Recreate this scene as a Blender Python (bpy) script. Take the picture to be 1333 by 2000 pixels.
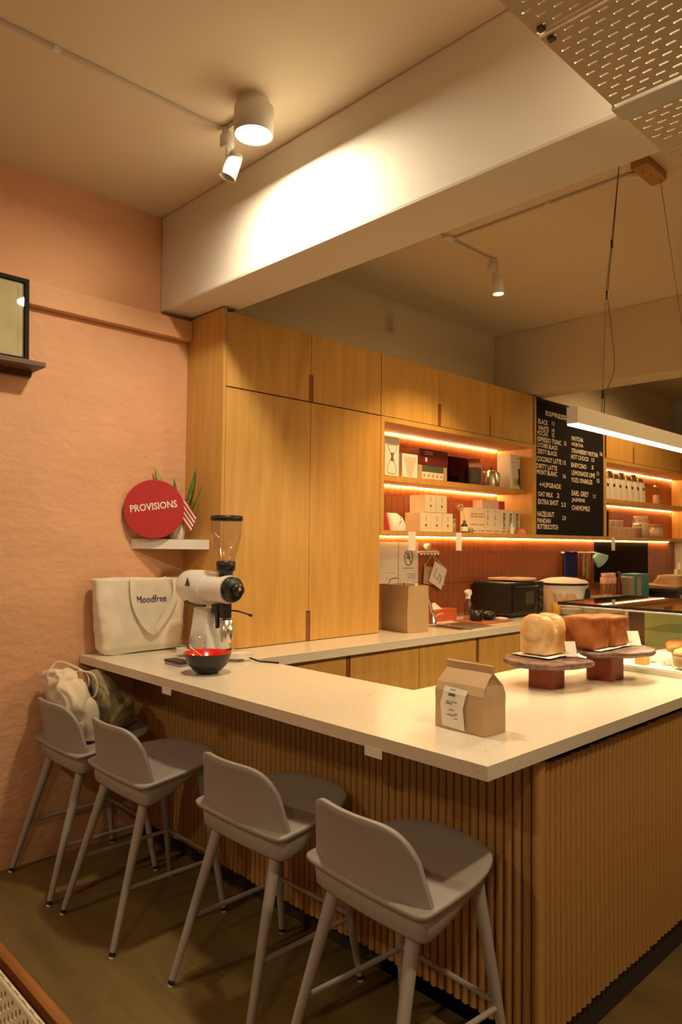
import bpy, bmesh, math, random
from mathutils import Vector, Matrix, noise
from math import pi, sin, cos, radians as RAD
random.seed(7)
S = bpy.context.scene
for o in list(bpy.data.objects): bpy.data.objects.remove(o)
COL = S.collection

# ------------------------------------------------------------------ camera
def make_camera():
    yaw, pitch, roll, f = -0.80290654, 0.0415532, -0.01122148, 1415.53
    fw = Vector((sin(yaw)*cos(pitch), cos(yaw)*cos(pitch), sin(pitch)))
    r = Vector((cos(yaw), -sin(yaw), 0)); d = fw.cross(r)
    r2 = r*cos(roll) + d*sin(roll); d2 = -r*sin(roll) + d*cos(roll)
    cd = bpy.data.cameras.new('camera'); c = bpy.data.objects.new('camera', cd); COL.objects.link(c)
    m = Matrix((r2, -d2, -fw)).transposed().to_4x4(); m.translation = (3.455, 0, 1.5)
    c.matrix_world = m
    cd.sensor_fit = 'VERTICAL'; cd.sensor_height = 36; cd.lens = 36*f/2000; cd.clip_start = .05
    S.camera = c
make_camera()
# ------------------------------------------------------------------ world, exposure, lights of the room
W = bpy.data.worlds.new('room_air'); S.world = W; W.use_nodes = True
W.node_tree.nodes['Background'].inputs[0].default_value = (1, .72, .42, 1)
W.node_tree.nodes['Background'].inputs[1].default_value = .02
S.view_settings.view_transform = 'Standard'; S.view_settings.look = 'None'
S.view_settings.exposure = 0.0; S.view_settings.gamma = 1; S.view_settings.use_curve_mapping = False
try:
    S.cycles.use_denoising = True
    S.cycles.max_bounces = 8; S.cycles.diffuse_bounces = 5; S.cycles.transparent_max_bounces = 16
    S.cycles.sample_clamp_indirect = 6; S.cycles.caustics_reflective = False; S.cycles.caustics_refractive = False
except Exception: pass
WARM = (1, .64, .27); NEUT = (1, .83, .57); ROOMC = (1, .76, .47)
P_CAN, P_ROOM, P_BACK, P_PEND, E_LED = 27, (0, 36, 27, 27), 130, 32, 105     # lamp powers (W) and LED strip strength
CAN_LAMPS = [(1.195, 1.68), (3.40, 1.60), (1.0, -1.3), (3.9, -1.6)]     # ceiling cans: the first is in view, the last is added unseen as fill

# ------------------------------------------------------------------ materials
def lin(c): return tuple((x/12.92 if x <= .04045 else ((x+.055)/1.055)**2.4) for x in c)
def hexc(h): return lin(tuple(int(h[i:i+2], 16)/255 for i in (0, 2, 4)))
MATS = {}
def mat(name, col, rough=.6, metal=0, var=0, vs=6, stretch=(1, 1, 1), bump=0, bs=40, spec=.5, col2=None, emit=0, coat=0, bdist=.004):
    if name in MATS: return MATS[name]
    m = bpy.data.materials.new(name); m.use_nodes = True; nt = m.node_tree; b = nt.nodes['Principled BSDF']
    if isinstance(col, str): col = hexc(col)
    if isinstance(col2, str): col2 = hexc(col2)
    b.inputs['Roughness'].default_value = rough; b.inputs['Metallic'].default_value = metal
    b.inputs['Specular IOR Level'].default_value = spec; b.inputs['Coat Weight'].default_value = coat
    b.inputs['Base Color'].default_value = (*col, 1)
    if emit:
        b.inputs['Emission Color'].default_value = (*col, 1); b.inputs['Emission Strength'].default_value = emit
    if var or bump or col2:
        tc = nt.nodes.new('ShaderNodeTexCoord'); mp = nt.nodes.new('ShaderNodeMapping')
        mp.inputs['Scale'].default_value = stretch; nt.links.new(tc.outputs['Object'], mp.inputs[0])
    if var or col2:
        n = nt.nodes.new('ShaderNodeTexNoise'); n.inputs['Scale'].default_value = vs; n.inputs['Detail'].default_value = 5
        n.inputs['Roughness'].default_value = .6
        nt.links.new(mp.outputs[0], n.inputs['Vector'])
        rp = nt.nodes.new('ShaderNodeValToRGB'); rp.color_ramp.elements[0].position = .32; rp.color_ramp.elements[1].position = .68
        c2 = col2 or tuple(min(1, x*(1+var)) for x in col)
        c1 = col if col2 else tuple(x*(1-var) for x in col)
        rp.color_ramp.elements[0].color = (*c1, 1); rp.color_ramp.elements[1].color = (*c2, 1)
        nt.links.new(n.outputs['Fac'], rp.inputs[0]); nt.links.new(rp.outputs[0], b.inputs['Base Color'])
    if bump:
        n2 = nt.nodes.new('ShaderNodeTexNoise'); n2.inputs['Scale'].default_value = bs; n2.inputs['Detail'].default_value = 4
        nt.links.new(mp.outputs[0], n2.inputs['Vector'])
        bp = nt.nodes.new('ShaderNodeBump'); bp.inputs['Strength'].default_value = bump; bp.inputs['Distance'].default_value = bdist
        nt.links.new(n2.outputs['Fac'], bp.inputs['Height']); nt.links.new(bp.outputs[0], b.inputs['Normal'])
    MATS[name] = m; return m
def glassmat(name, tint=(1, 1, 1), refl=1.0, rough=.02, haze=0):
    if name in MATS: return MATS[name]
    m = bpy.data.materials.new(name); m.use_nodes = True; nt = m.node_tree; nt.nodes.clear()
    out = nt.nodes.new('ShaderNodeOutputMaterial'); mx = nt.nodes.new('ShaderNodeMixShader')
    t = nt.nodes.new('ShaderNodeBsdfTransparent'); t.inputs[0].default_value = (*tint, 1)
    g = nt.nodes.new('ShaderNodeBsdfGlossy'); g.inputs['Roughness'].default_value = rough
    lw = nt.nodes.new('ShaderNodeLayerWeight'); lw.inputs['Blend'].default_value = .5
    pw = nt.nodes.new('ShaderNodeMath'); pw.operation = 'POWER'; pw.inputs[1].default_value = 4
    ma = nt.nodes.new('ShaderNodeMath'); ma.operation = 'MULTIPLY_ADD'; ma.inputs[1].default_value = .7*refl; ma.inputs[2].default_value = .04*refl
    nt.links.new(lw.outputs['Facing'], pw.inputs[0]); nt.links.new(pw.outputs[0], ma.inputs[0]); nt.links.new(ma.outputs[0], mx.inputs[0])
    nt.links.new(t.outputs[0], mx.inputs[1]); nt.links.new(g.outputs[0], mx.inputs[2]); 
    if haze:
        df = nt.nodes.new('ShaderNodeBsdfDiffuse'); df.inputs[0].default_value = (.9, .86, .8, 1); tl_ = nt.nodes.new('ShaderNodeBsdfTranslucent'); tl_.inputs[0].default_value = (.9, .86, .8, 1)
        m1 = nt.nodes.new('ShaderNodeMixShader'); m1.inputs[0].default_value = .5; m2 = nt.nodes.new('ShaderNodeMixShader'); m2.inputs[0].default_value = haze
        nt.links.new(df.outputs[0], m1.inputs[1]); nt.links.new(tl_.outputs[0], m1.inputs[2]); nt.links.new(mx.outputs[0], m2.inputs[1]); nt.links.new(m1.outputs[0], m2.inputs[2]); mx = m2
    nt.links.new(mx.outputs[0], out.inputs[0])
    MATS[name] = m; return m
def emat(name, col, s):
    m = bpy.data.materials.new(name); m.use_nodes = True; nt = m.node_tree; nt.nodes.clear()
    out = nt.nodes.new('ShaderNodeOutputMaterial'); e = nt.nodes.new('ShaderNodeEmission')
    e.inputs[0].default_value = (*col, 1); e.inputs[1].default_value = s; nt.links.new(e.outputs[0], out.inputs[0]); MATS[name] = m; return m

M_PLASTER = mat('pink_plaster', (.70, .385, .215), .85, var=.05, vs=3, bump=.55, bs=16, stretch=(1, 1, 1.6), bdist=.012)
M_CREAM = mat('cream_paint', (.73, .63, .46), .8, bump=.1, bs=30)
M_BEAM = mat('beam_paint', (.76, .72, .64), .8, bump=.12, bs=25)
M_WHITEWALL = mat('white_paint', (.78, .76, .71), .8)
M_OAK = mat('oak_veneer', (.52, .28, .066), .42, col2=(.63, .36, .098), vs=5, stretch=(5, 5, .35), bump=.03, bs=60)
M_OAKD = mat('oak_carcass', (.46, .26, .08), .5, var=.08, vs=5, stretch=(5, 5, .5))
M_DARKGAP = mat('dark_recess', (.03, .018, .01), .9)
M_HANDLE = mat('brown_pull', (.25, .07, .022), .45)
M_SLAT = mat('oak_slat', (.35, .18, .05), .5, col2=(.47, .255, .078), vs=3, stretch=(9, 9, .5))
M_STONE = mat('terrazzo', (.69, .625, .50), .22, spec=.5)
M_TILE = mat('terracotta_tile', (.36, .115, .045), .25, var=.14, vs=4, coat=.2)
M_GROUT = mat('tile_grout', (.42, .22, .13), .9)
M_STOOL = mat('taupe_stool_paint', (.33, .295, .27), .5, bump=.02, bs=200)
M_FLOOR = mat('vinyl_plank', (.125, .082, .026), .42, col2=(.195, .132, .045), vs=2.2, stretch=(.7, 3, 3), bump=.05, bs=40)
M_FLOORLOW = mat('dark_floor', (.13, .05, .02), .5, var=.2, vs=3)
M_NOSING = mat('step_nosing_wood', (.40, .17, .045), .4, var=.15, vs=4, stretch=(.6, 5, 5))
M_WHITE = mat('white_enamel', (.78, .76, .72), .3)
M_MATTEW = mat('white_matte', (.76, .73, .67), .6)
M_BLACK = mat('black_plastic', (.012, .011, .011), .35)
M_CHROME = mat('steel', (.72, .70, .66), .18, metal=1)
M_BRUSH = mat('brushed_steel', (.62, .57, .5), .35, metal=1)
M_KRAFT = mat('kraft_paper', (.50, .335, .185), .75, var=.06, vs=5, bump=.12, bs=9, bdist=.01)
M_CANVAS = mat('natural_canvas', (.76, .69, .56), .9, var=.04, vs=8, bump=.35, bs=14, bdist=.012)
M_CANVAS2 = mat('cream_cloth', (.66, .56, .42), .9, var=.05, vs=8, bump=.5, bs=18, bdist=.012)
M_OLIVE = mat('olive_cloth', (.30, .245, .13), .9, var=.25, vs=22, bump=.6, bs=16, bdist=.015)
M_RED = mat('red_print', (.45, .025, .03), .45)
M_PAPERW = mat('white_paper', (.78, .74, .66), .7)
M_INK = mat('grey_ink', (.10, .09, .085), .8)
M_CHALK = mat('chalk_board', (.009, .007, .007), .85, spec=.2)
M_CHALKT = mat('chalk_lettering', (.85, .74, .60), .8)
M_GLASS = glassmat('clear_glass', (.96, .95, .93), 1.0)
M_GLASSG = glassmat('greenish_glass', (.82, .88, .72), .9)
M_WARE = glassmat('glassware', (.97, .95, .92), 1.6, .03, .16)
M_SMOKE = glassmat('smoked_acrylic', (.58, .38, .27), .8)
M_AMBER = glassmat('clear_hopper', (.88, .82, .76), 1.8, .03, .10)
M_LED = emat('warm_led', (1, .55, .20), E_LED)
M_LAMP = emat('lamp_diffuser', (1, .90, .72), 30)
M_PENDL = emat('pendant_diffuser', (1, .84, .58), 14)
M_SPOTL = emat('spot_face', (1, .82, .55), 14)
M_CASEL = emat('case_led', (1, .86, .50), 150)
M_WIRE = mat('dark_cord', (.11, .075, .045), .6)
M_CONDUIT = mat('painted_track', (.62, .56, .47), .6)
M_PERF = mat('cream_metal', (.62, .545, .42), .5)
M_BREAD = mat('bread_crust_pale', (.62, .30, .07), .42, col2=(.90, .70, .40), vs=11, bump=.25, bs=30)
M_BRICK = mat('cinnamon_bread', (.26, .06, .010), .55, col2=(.48, .16, .03), vs=14, bump=.4, bs=35)
M_REDWOOD = mat('terracotta_block', (.27, .055, .018), .55, var=.1)
M_STONEPL = mat('mauve_stone', (.085, .04, .034), .35, col2=(.27, .165, .14), vs=26, bump=.3, bs=40)
M_LEAF = mat('leaf_green', (.05, .13, .02), .45, col2=(.16, .26, .05), vs=18)
M_LEAFP = mat('leaf_pale', (.22, .33, .10), .5, col2=(.45, .50, .22), vs=30)
M_CHROME.node_tree.nodes['Principled BSDF'].inputs['Roughness'].default_value = .28
def cmat(h, rough=.6): return mat('paint_'+h, h, rough)

# terrazzo: speckles in the stone
def speckle():
    nt = M_STONE.node_tree; b = nt.nodes['Principled BSDF']
    tc = nt.nodes.new('ShaderNodeTexCoord'); v = nt.nodes.new('ShaderNodeTexVoronoi'); v.inputs['Scale'].default_value = 55
    n = nt.nodes.new('ShaderNodeTexNoise'); n.inputs['Scale'].default_value = 9
    nt.links.new(tc.outputs['Object'], v.inputs['Vector']); nt.links.new(tc.outputs['Object'], n.inputs['Vector'])
    ad = nt.nodes.new('ShaderNodeMath'); ad.operation = 'MULTIPLY_ADD'; ad.inputs[1].default_value = -.55
    nt.links.new(n.outputs['Fac'], ad.inputs[0]); nt.links.new(v.outputs['Distance'], ad.inputs[2])
    ad2 = nt.nodes.new('ShaderNodeMath'); ad2.operation = 'ADD'; ad2.inputs[1].default_value = .31
    nt.links.new(ad.outputs[0], ad2.inputs[0])
    rp = nt.nodes.new('ShaderNodeValToRGB'); e = rp.color_ramp.elements
    e[0].position = .085; e[0].color = (.34, .24, .13, 1); e[1].position = .135; e[1].color = (.69, .625, .50, 1)
    nt.links.new(ad2.outputs[0], rp.inputs[0]); nt.links.new(rp.outputs[0], b.inputs['Base Color'])
speckle()

# ------------------------------------------------------------------ mesh helpers
def link(o): COL.objects.link(o); return o
def tag(o, label=None, cat=None, group=None, kind=None):
    if label: o['label'] = label
    if cat: o['category'] = cat
    if group: o['group'] = group
    if kind: o['kind'] = kind
    return o
def thing(name, label, cat, loc=(0, 0, 0), rz=0, group=None):
    o = bpy.data.objects.new(name, None); link(o); o.location = loc; o.rotation_euler[2] = rz; o.empty_display_size = .05
    return tag(o, label, cat, group)
def root_of(o):
    while o.parent: o = o.parent
    return o
class G:
    """collects geometry"""
    def __init__(s): s.v = []; s.f = []; s.sm = []
    def add(s, vs, fs, smooth=False):
        b = len(s.v); s.v += [tuple(p) for p in vs]
        for f in fs: s.f.append([i+b for i in f]); s.sm.append(smooth)
        return s
    def box(s, x0, x1, y0, y1, z0, z1, bev=0):
        x0, x1 = min(x0, x1), max(x0, x1); y0, y1 = min(y0, y1), max(y0, y1); z0, z1 = min(z0, z1), max(z0, z1)
        if bev <= 0:
            v = [(x, y, z) for z in (z0, z1) for y in (y0, y1) for x in (x0, x1)]
            return s.add(v, [(0, 2, 3, 1), (4, 5, 7, 6), (0, 1, 5, 4), (2, 6, 7, 3), (0, 4, 6, 2), (1, 3, 7, 5)])
        bm = bmesh.new(); bmesh.ops.create_cube(bm, size=1)
        for q in bm.verts: q.co = Vector(((x0+x1)/2+q.co.x*(x1-x0), (y0+y1)/2+q.co.y*(y1-y0), (z0+z1)/2+q.co.z*(z1-z0)))
        bmesh.ops.bevel(bm, geom=bm.edges[:], offset=bev, segments=2, affect='EDGES', profile=.6)
        return s.bm(bm)
    def bm(s, bm, smooth=False):
        bm.verts.ensure_lookup_table(); bm.verts.index_update()
        s.add([q.co[:] for q in bm.verts], [[q.index for q in f.verts] for f in bm.faces], smooth); bm.free(); return s
    def prism(s, poly, a0, a1, axis='z'):
        n = len(poly)
        def mk(p, h): return (p[0], p[1], h) if axis == 'z' else ((h, p[0], p[1]) if axis == 'x' else (p[0], h, p[1]))
        v = [mk(p, a0) for p in poly]+[mk(p, a1) for p in poly]
        f = [list(range(n))[::-1], list(range(n, 2*n))]+[(i, (i+1) % n, n+(i+1) % n, n+i) for i in range(n)]
        return s.add(v, f)
    def lathe(s, prof, c=(0, 0, 0), n=24, axis=(0, 0, 1), caps=True):
        az = Vector(axis).normalized(); ax = az.orthogonal().normalized() if abs(az.z) < .999 else Vector((1, 0, 0)); ay = az.cross(ax)
        c = Vector(c); v = []; f = []; m = len(prof)
        for r, h in prof:
            for k in range(n):
                a = 2*pi*k/n; v.append(c+az*h+(ax*cos(a)+ay*sin(a))*r)
        for i in range(m-1):
            for k in range(n): f.append((i*n+k, i*n+(k+1) % n, (i+1)*n+(k+1) % n, (i+1)*n+k))
        s.add(v, f, True)
        if caps:
            if prof[0][0] > 1e-5: s.add(v[:n], [list(range(n))[::-1]])
            if prof[-1][0] > 1e-5: s.add(v[-n:], [list(range(n))])
        return s
    def cyl(s, a, b, r0, r1=None, n=14):
        a, b = Vector(a), Vector(b); r1 = r0 if r1 is None else r1
        return s.lathe([(r0, 0), (r1, (b-a).length)], a, n, (b-a))
    def tube(s, pts, r, n=8, closed=False):
        pts = [Vector(p) for p in pts]; m = len(pts); rs = r if isinstance(r, (list, tuple)) else [r]*m
        v = []; f = []; up = None
        for i, p in enumerate(pts):
            t = (pts[(i+1) % m] if (closed or i < m-1) else p)-(pts[i-1] if (closed or i > 0) else p); t.normalize()
            if up is None: up = t.orthogonal().normalized()
            up = (up-t*up.dot(t)); up = up.normalized() if up.length > 1e-6 else t.orthogonal().normalized()
            w = t.cross(up)
            for k in range(n):
                a = 2*pi*k/n; v.append(p+(up*cos(a)+w*sin(a))*rs[i])
        for i in range(m if closed else m-1):
            j = (i+1) % m
            for k in range(n): f.append((i*n+k, i*n+(k+1) % n, j*n+(k+1) % n, j*n+k))
        s.add(v, f, True)
        if not closed: s.add(v[:n], [list(range(n))[::-1]]); s.add(v[-n:], [list(range(n))])
        return s
    def ribbon(s, pts, wdir, w, th=.003):
        pts = [Vector(p) for p in pts]; wd = Vector(wdir).normalized(); v = []; f = []; m = len(pts)
        for i, p in enumerate(pts):
            t = (pts[min(i+1, m-1)]-pts[max(i-1, 0)]).normalized(); nrm = t.cross(wd).normalized(); w2 = nrm.cross(t).normalized()
            for sx, sn in ((-1, -1), (1, -1), (1, 1), (-1, 1)): v.append(p+w2*sx*w/2+nrm*sn*th/2)
        for i in range(m-1):
            for k in range(4): f.append((i*4+k, i*4+(k+1) % 4, (i+1)*4+(k+1) % 4, (i+1)*4+k))
        f += [(3, 2, 1, 0), tuple((m-1)*4+k for k in range(4))]
        return s.add(v, f, False)
    def loft(s, rings, capb=True, capt=True, smooth=True):
        n = len(rings[0]); v = [p for r in rings for p in r]; f = []
        for i in range(len(rings)-1):
            for k in range(n): f.append((i*n+k, i*n+(k+1) % n, (i+1)*n+(k+1) % n, (i+1)*n+k))
        s.add(v, f, smooth)
        if capb: s.add(rings[0], [list(range(n))[::-1]])
        if capt: s.add(rings[-1], [list(range(n))])
        return s
    def xform(s, M):
        s.v = [tuple(M @ Vector(p)) for p in s.v]; return s
def cr(pts, k=6, closed=False):
    """Catmull-Rom through points"""
    pts = [Vector(p) for p in pts]; m = len(pts); out = []
    for i in range(m if closed else m-1):
        g = lambda j: pts[j % m] if closed else pts[max(0, min(m-1, j))]
        a, b, c, d = g(i-1), g(i), g(i+1), g(i+2)
        for q in range(k):
            t = q/k; out.append(.5*((2*b)+(c-a)*t+(2*a-5*b+4*c-d)*t*t+(3*b-a-3*c+d)*t**3))
    if not closed: out.append(pts[-1])
    return out
def P(name, g, m, parent=None, local=False, label=None, cat=None, group=None, kind=None):
    """one mesh object; world coordinates unless local"""
    vs = g.v
    if parent is not None:
        if not local:
            mi = root_matrix(parent).inverted(); vs = [tuple(mi @ Vector(p)) for p in vs]
        off = Vector((0, 0, 0))
    else:
        xs, ys, zs = zip(*vs); off = Vector(((min(xs)+max(xs))/2, (min(ys)+max(ys))/2, min(zs)))
        vs = [tuple(Vector(p)-off) for p in vs]
    me = bpy.data.meshes.new(name); me.from_pydata(vs, [], g.f); me.materials.append(m)
    for p, sm in zip(me.polygons, g.sm): p.use_smooth = sm
    me.update(); o = bpy.data.objects.new(name, me); link(o); o.location = off
    if parent is not None: o.parent = parent; o.location = (0, 0, 0)
    return tag(o, label, cat, group, kind)
def root_matrix(o):
    m = Matrix.LocRotScale(o.location, o.rotation_euler, o.scale)
    return root_matrix(o.parent) @ m if o.parent else m
def B(name, x0, x1, y0, y1, z0, z1, m, parent=None, bev=0, **k): return P(name, G().box(x0, x1, y0, y1, z0, z1, bev), m, parent, **k)
def copy_tree(o, loc, rz=None):
    c = o.copy(); link(c); c.location = loc
    if rz is not None: c.rotation_euler[2] = rz
    for ch in list(o.children):
        k = ch.copy(); link(k); k.parent = c
        for gch in list(ch.children):
            q = gch.copy(); link(q); q.parent = k
    return c
def text_geo(body, origin, right, up, width=None, height=None, depth=.0012, align='LEFT', bold=.0):
    cu = bpy.data.curves.new('t', 'FONT'); cu.body = body; cu.size = 1; cu.extrude = 0; cu.resolution_u = 2; cu.offset = bold
    ob = bpy.data.objects.new('t', cu); link(ob); dg = bpy.context.evaluated_depsgraph_get()
    me = bpy.data.meshes.new_from_object(ob.evaluated_get(dg)); bpy.data.objects.remove(ob); bpy.data.curves.remove(cu)
    vs = [p.co.copy() for p in me.vertices]; fs = [list(p.vertices) for p in me.polygons]; bpy.data.meshes.remove(me)
    x0 = min(p.x for p in vs); x1 = max(p.x for p in vs); y0 = min(p.y for p in vs); y1 = max(p.y for p in vs)
    sy = height/(y1-y0) if height else width/(x1-x0); sx = width/(x1-x0) if width else sy
    r = Vector(right).normalized(); u = Vector(up).normalized(); nrm = r.cross(u); o = Vector(origin)
    ox = x0 if align == 'LEFT' else (x0+x1)/2
    q = [o+r*(p.x-ox)*sx+u*(p.y-y0)*sy+nrm*depth for p in vs]
    return G().add(q, fs)
def text(body, origin, right, up, m, parent, name='lettering', **k): return P(name, text_geo(body, origin, right, up, **k), m, parent)
def superring(cx, cy, cz, a, b, e=4, n=28, rot=0, jit=0, seed=0, tilt=(0, 0)):
    out = []
    for k in range(n):
        t = 2*pi*k/n; c, s_ = cos(t), sin(t)
        x = a*abs(c)**(2/e)*(1 if c >= 0 else -1); y = b*abs(s_)**(2/e)*(1 if s_ >= 0 else -1)
        if jit:
            q = 1+jit*noise.noise(Vector((c*2+seed, s_*2, cz*14+seed))); x *= q; y *= q
        X = x*cos(rot)-y*sin(rot); Y = x*sin(rot)+y*cos(rot)
        out.append((cx+X, cy+Y, cz+tilt[0]*X+tilt[1]*Y))
    return out

# ================================================================== the room
H = .935
# --- floor
fl = P('floor', G().box(-.12, 7, 1.0, 9, -.2, -.003), M_FLOOR, kind='structure')
planks = {}
row = 0; y = 1.02
while y < 3.0:
    x = -1.2+(row*.47) % 1.2; x0 = x
    while x < 5.2:
        a, b = max(0.0, x), min(5.2, x+1.2)
        if b-a > .05:
            if not (y > 1.95 and b < 2.3):
                B('plank', a+.0003, b-.0003, y+.0003, min(y+.15, 3)-.0003, -.003, .0, M_FLOOR, fl)
        x += 1.2
    y += .15; row += 1
B('trim_1', -.02, 5.2, .980, 1.018, -.03, .006, M_NOSING, bev=.006, kind='structure')
B('floor_lower', -.12, 7, -4, 1.0, -.32, -.15, M_FLOORLOW, kind='structure')
B('trim_2', 0, 5.2, .975, .999, -.15, -.03, M_FLOORLOW, kind='structure')
# --- walls
B('wall_left', -.15, 0, -4, 2.143, -.3, 3.24, M_PLASTER, kind='structure')
wk = B('wall_left_rear', -.15, -.002, 2.143, 9, -.2, 3.24, M_CREAM, kind='structure')
B('wall_far', -.15, 7, 8.86, 9, -.2, 3.24, M_WHITEWALL, kind='structure')
B('wall_right', 7, 7.15, -4, 9, -.3, 3.24, M_WHITEWALL, kind='structure')
B('wall_near', -.15, 7, -4.15, -4, -.3, 3.24, M_WHITEWALL, kind='structure')
B('ceiling', -.15, 7.15, -4.15, 9, 3.24, 3.4, M_CREAM, kind='structure')
def beam(name, y0, y1, z0, m, bev):
    return B(name, 0, 7, y0, y1, z0, 3.24, m, bev=bev, kind='structure')
beam('ceiling_beam', 1.965, 2.246, 2.726, M_BEAM, .012)
beam('ceiling_beam', 5.12, 5.36, 2.715, M_CREAM, .006)
B('trim_3', 0, .05, -4, 2.141, 2.592, 2.70, M_PLASTER, bev=.006, kind='structure')

# --- backsplash tiles on the kitchen wall
P('grout_bed', G().box(-.002, .001, 3.36, 8.85, .9, 2.30), M_GROUT, wk)
TW, TH = .0655, .238
tg = G().box(.001, .010, 0, TW-.003, 0, TH-.003, .0015)
tile_me = None; rest = G(); ntile = 0
def tile(y, z0, z1):
    global tile_me, ntile
    if y > 6.75 or ntile >= 296:
        rest.box(.001, .009, y, y+TW-.003, z0, z1-.003); return
    global_n = 'tile'
    if abs(z1-z0-TH) < 1e-4:
        if tile_me is None:
            tile_me = bpy.data.meshes.new('tile'); tile_me.from_pydata(tg.v, [], tg.f); tile_me.materials.append(M_TILE)
        o = bpy.data.objects.new('tile', tile_me); link(o); o.parent = wk
        o.location = Vector((random.uniform(-.0006, .0006), y, z0))-wk.location
    else:
        P('tile', G().box(.001, .010, y, y+TW-.003, z0, z1-.003), M_TILE, wk)
    ntile += 1
yy = 3.37
while yy < 8.8:
    tile(yy, .958, 1.196); tile(yy, 1.196, 1.434); tile(yy, 1.434, 1.55)
    if 3.40 < yy < 5.1: tile(yy, 1.60, 1.838); tile(yy, 1.95, 2.188)
    elif yy > 6.4: rest.box(.001, .009, yy, yy+TW-.003, 1.60, 1.835); rest.box(.001, .009, yy, yy+TW-.003, 1.95, 2.185)
    yy += TW
for ya, yb in ((3.4, 5.14), (6.42, 8.7)):
    yy = ya
    while yy < yb: rest.box(.001, .009, yy, yy+TW-.003, 1.838, 1.90); rest.box(.001, .009, yy, yy+TW-.003, 2.188, 2.27); yy += TW
P('tile_rest', rest, M_TILE, wk, kind='stuff')

# ================================================================== cabinets
XF = .345
def door_poly(y0, y1, z0, z1, notch=None):
    """door outline; notch=(side, z_lo, z_hi) cuts a pull opening 16 mm wide"""
    w = .016
    if not notch: return [(y0, z0), (y1, z0), (y1, z1), (y0, z1)]
    sd, a, b = notch
    if sd == 'R':
        if a <= z0+.001: return [(y0, z0), (y1-w, z0), (y1-w, b), (y1, b), (y1, z1), (y0, z1)]
        return [(y0, z0), (y1, z0), (y1, a), (y1-w, a), (y1-w, z1), (y0, z1)]
    if a <= z0+.001: return [(y0+w, z0), (y1, z0), (y1, z1), (y0, z1), (y0, b), (y0+w, b)]
    return [(y0, z0), (y1, z0), (y1, z1), (y0+w, z1), (y0+w, a), (y0, a)]
def cabinet(name, label, y0, y1, z0, z1, xb, xf, doors, pulls, endpanel=False, cat='cabinet'):
    t = thing(name, label, cat, (xf/2, (y0+y1)/2, z0))
    B('carcass', xb, xf-.026, y0+.002, y1-.002, z0, z1, M_DARKGAP, t)
    if endpanel: B('end_panel', xb, xf, y0-.001, y0+.018, z0, endpanel, M_OAK, t)
    for (a, b, n) in doors: P('door', G().prism(door_poly(a+.002, b-.002, z0+.002, z1-.002, n), xf-.022, xf, 'x'), M_OAK, t)
    for (yc, a, b) in pulls: B('pull', xf-.024, xf-.004, yc-.0145, yc+.0145, a, b, M_HANDLE, t)
    return t
# tall cupboard (two doors) with overhead doors above
cabinet('tall_cabinet', 'tall oak cupboard with two plain doors beside the pink wall', 2.143, 3.345, .937, 2.303, .002, XF,
        [(2.162, 2.752, ('R', .937, 1.107)), (2.752, 3.345, ('L', .937, 1.107))], [(2.752, .939, 1.105)], 2.716)
cabinet('overhead_cabinet', 'oak overhead cupboard directly above the tall cupboard', 2.162, 3.345, 2.306, 2.70, .002, XF,
        [(2.162, 2.752, ('R', 2.306, 2.463)), (2.752, 3.345, ('L', 2.306, 2.463))], [(2.752, 2.308, 2.461)])
cabinet('overhead_cabinet', 'oak overhead cupboard above the kettle and boxes shelf', 3.347, 5.145, 2.306, 2.70, .002, XF,
        [(3.347, 3.94, ('R', 2.306, 2.463)), (3.94, 4.54, ('L', 2.306, 2.463)), (4.54, 5.145, ('L', 2.306, 2.463))],
        [(3.94, 2.308, 2.461), (4.54-.0+.002, 2.308, 2.461)])
cabinet('overhead_cabinet', 'oak overhead cupboard above the white coffee pouches', 6.42, 8.82, 2.306, 2.70, .002, XF,
        [(6.42, 7.0, ('R', 2.306, 2.463)), (7.0, 7.6, ('L', 2.306, 2.463)), (7.6, 8.2, ('R', 2.306, 2.463)), (8.2, 8.82, ('L', 2.306, 2.463))],
        [(7.0, 2.308, 2.461), (8.2, 2.308, 2.461)])
# open wall shelves
def wallshelf(label, y0, y1, shelf_end):
    t = thing('wall_shelf', label, 'shelf', (.17, (y0+y1)/2, 1.56))
    B('side_panel', .011, XF, y0, y0+.034, 1.58, 2.304, M_OAK, t); B('side_panel', .011, XF, y1-.034, y1, 1.58, 2.304, M_OAK, t)
    B('top_board', .011, XF, y0+.034, y1-.034, 2.272, 2.304, M_OAK, t)
    B('shelf_board', .011, .262, y0+.034, y1-.034, 1.905, 1.943, M_OAK, t)
    for nm, z in (('led_strip', 2.262), ('led_strip', 1.896)):
        B(nm, .014, .021, y0+.05, y1-.05, z+.005, z+.009, M_LED, t)
    return t
wallshelf('oak wall shelf holding kettle, boxes and milk cartons', 3.347, 5.172, 0)
wallshelf('oak wall shelf holding white pouches and glass jars', 6.385, 8.80, 0)
sb = thing('shelf_slab', 'long oak slab running under the wall shelves and menu board', 'shelf', (.17, 6.1, 1.545))
B('board', .011, XF, 3.347, 8.85, 1.548, 1.579, M_OAK, sb)
B('led_strip', .014, .021, 3.36, 8.65, 1.5435, 1.5475, M_LED, sb)
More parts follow.
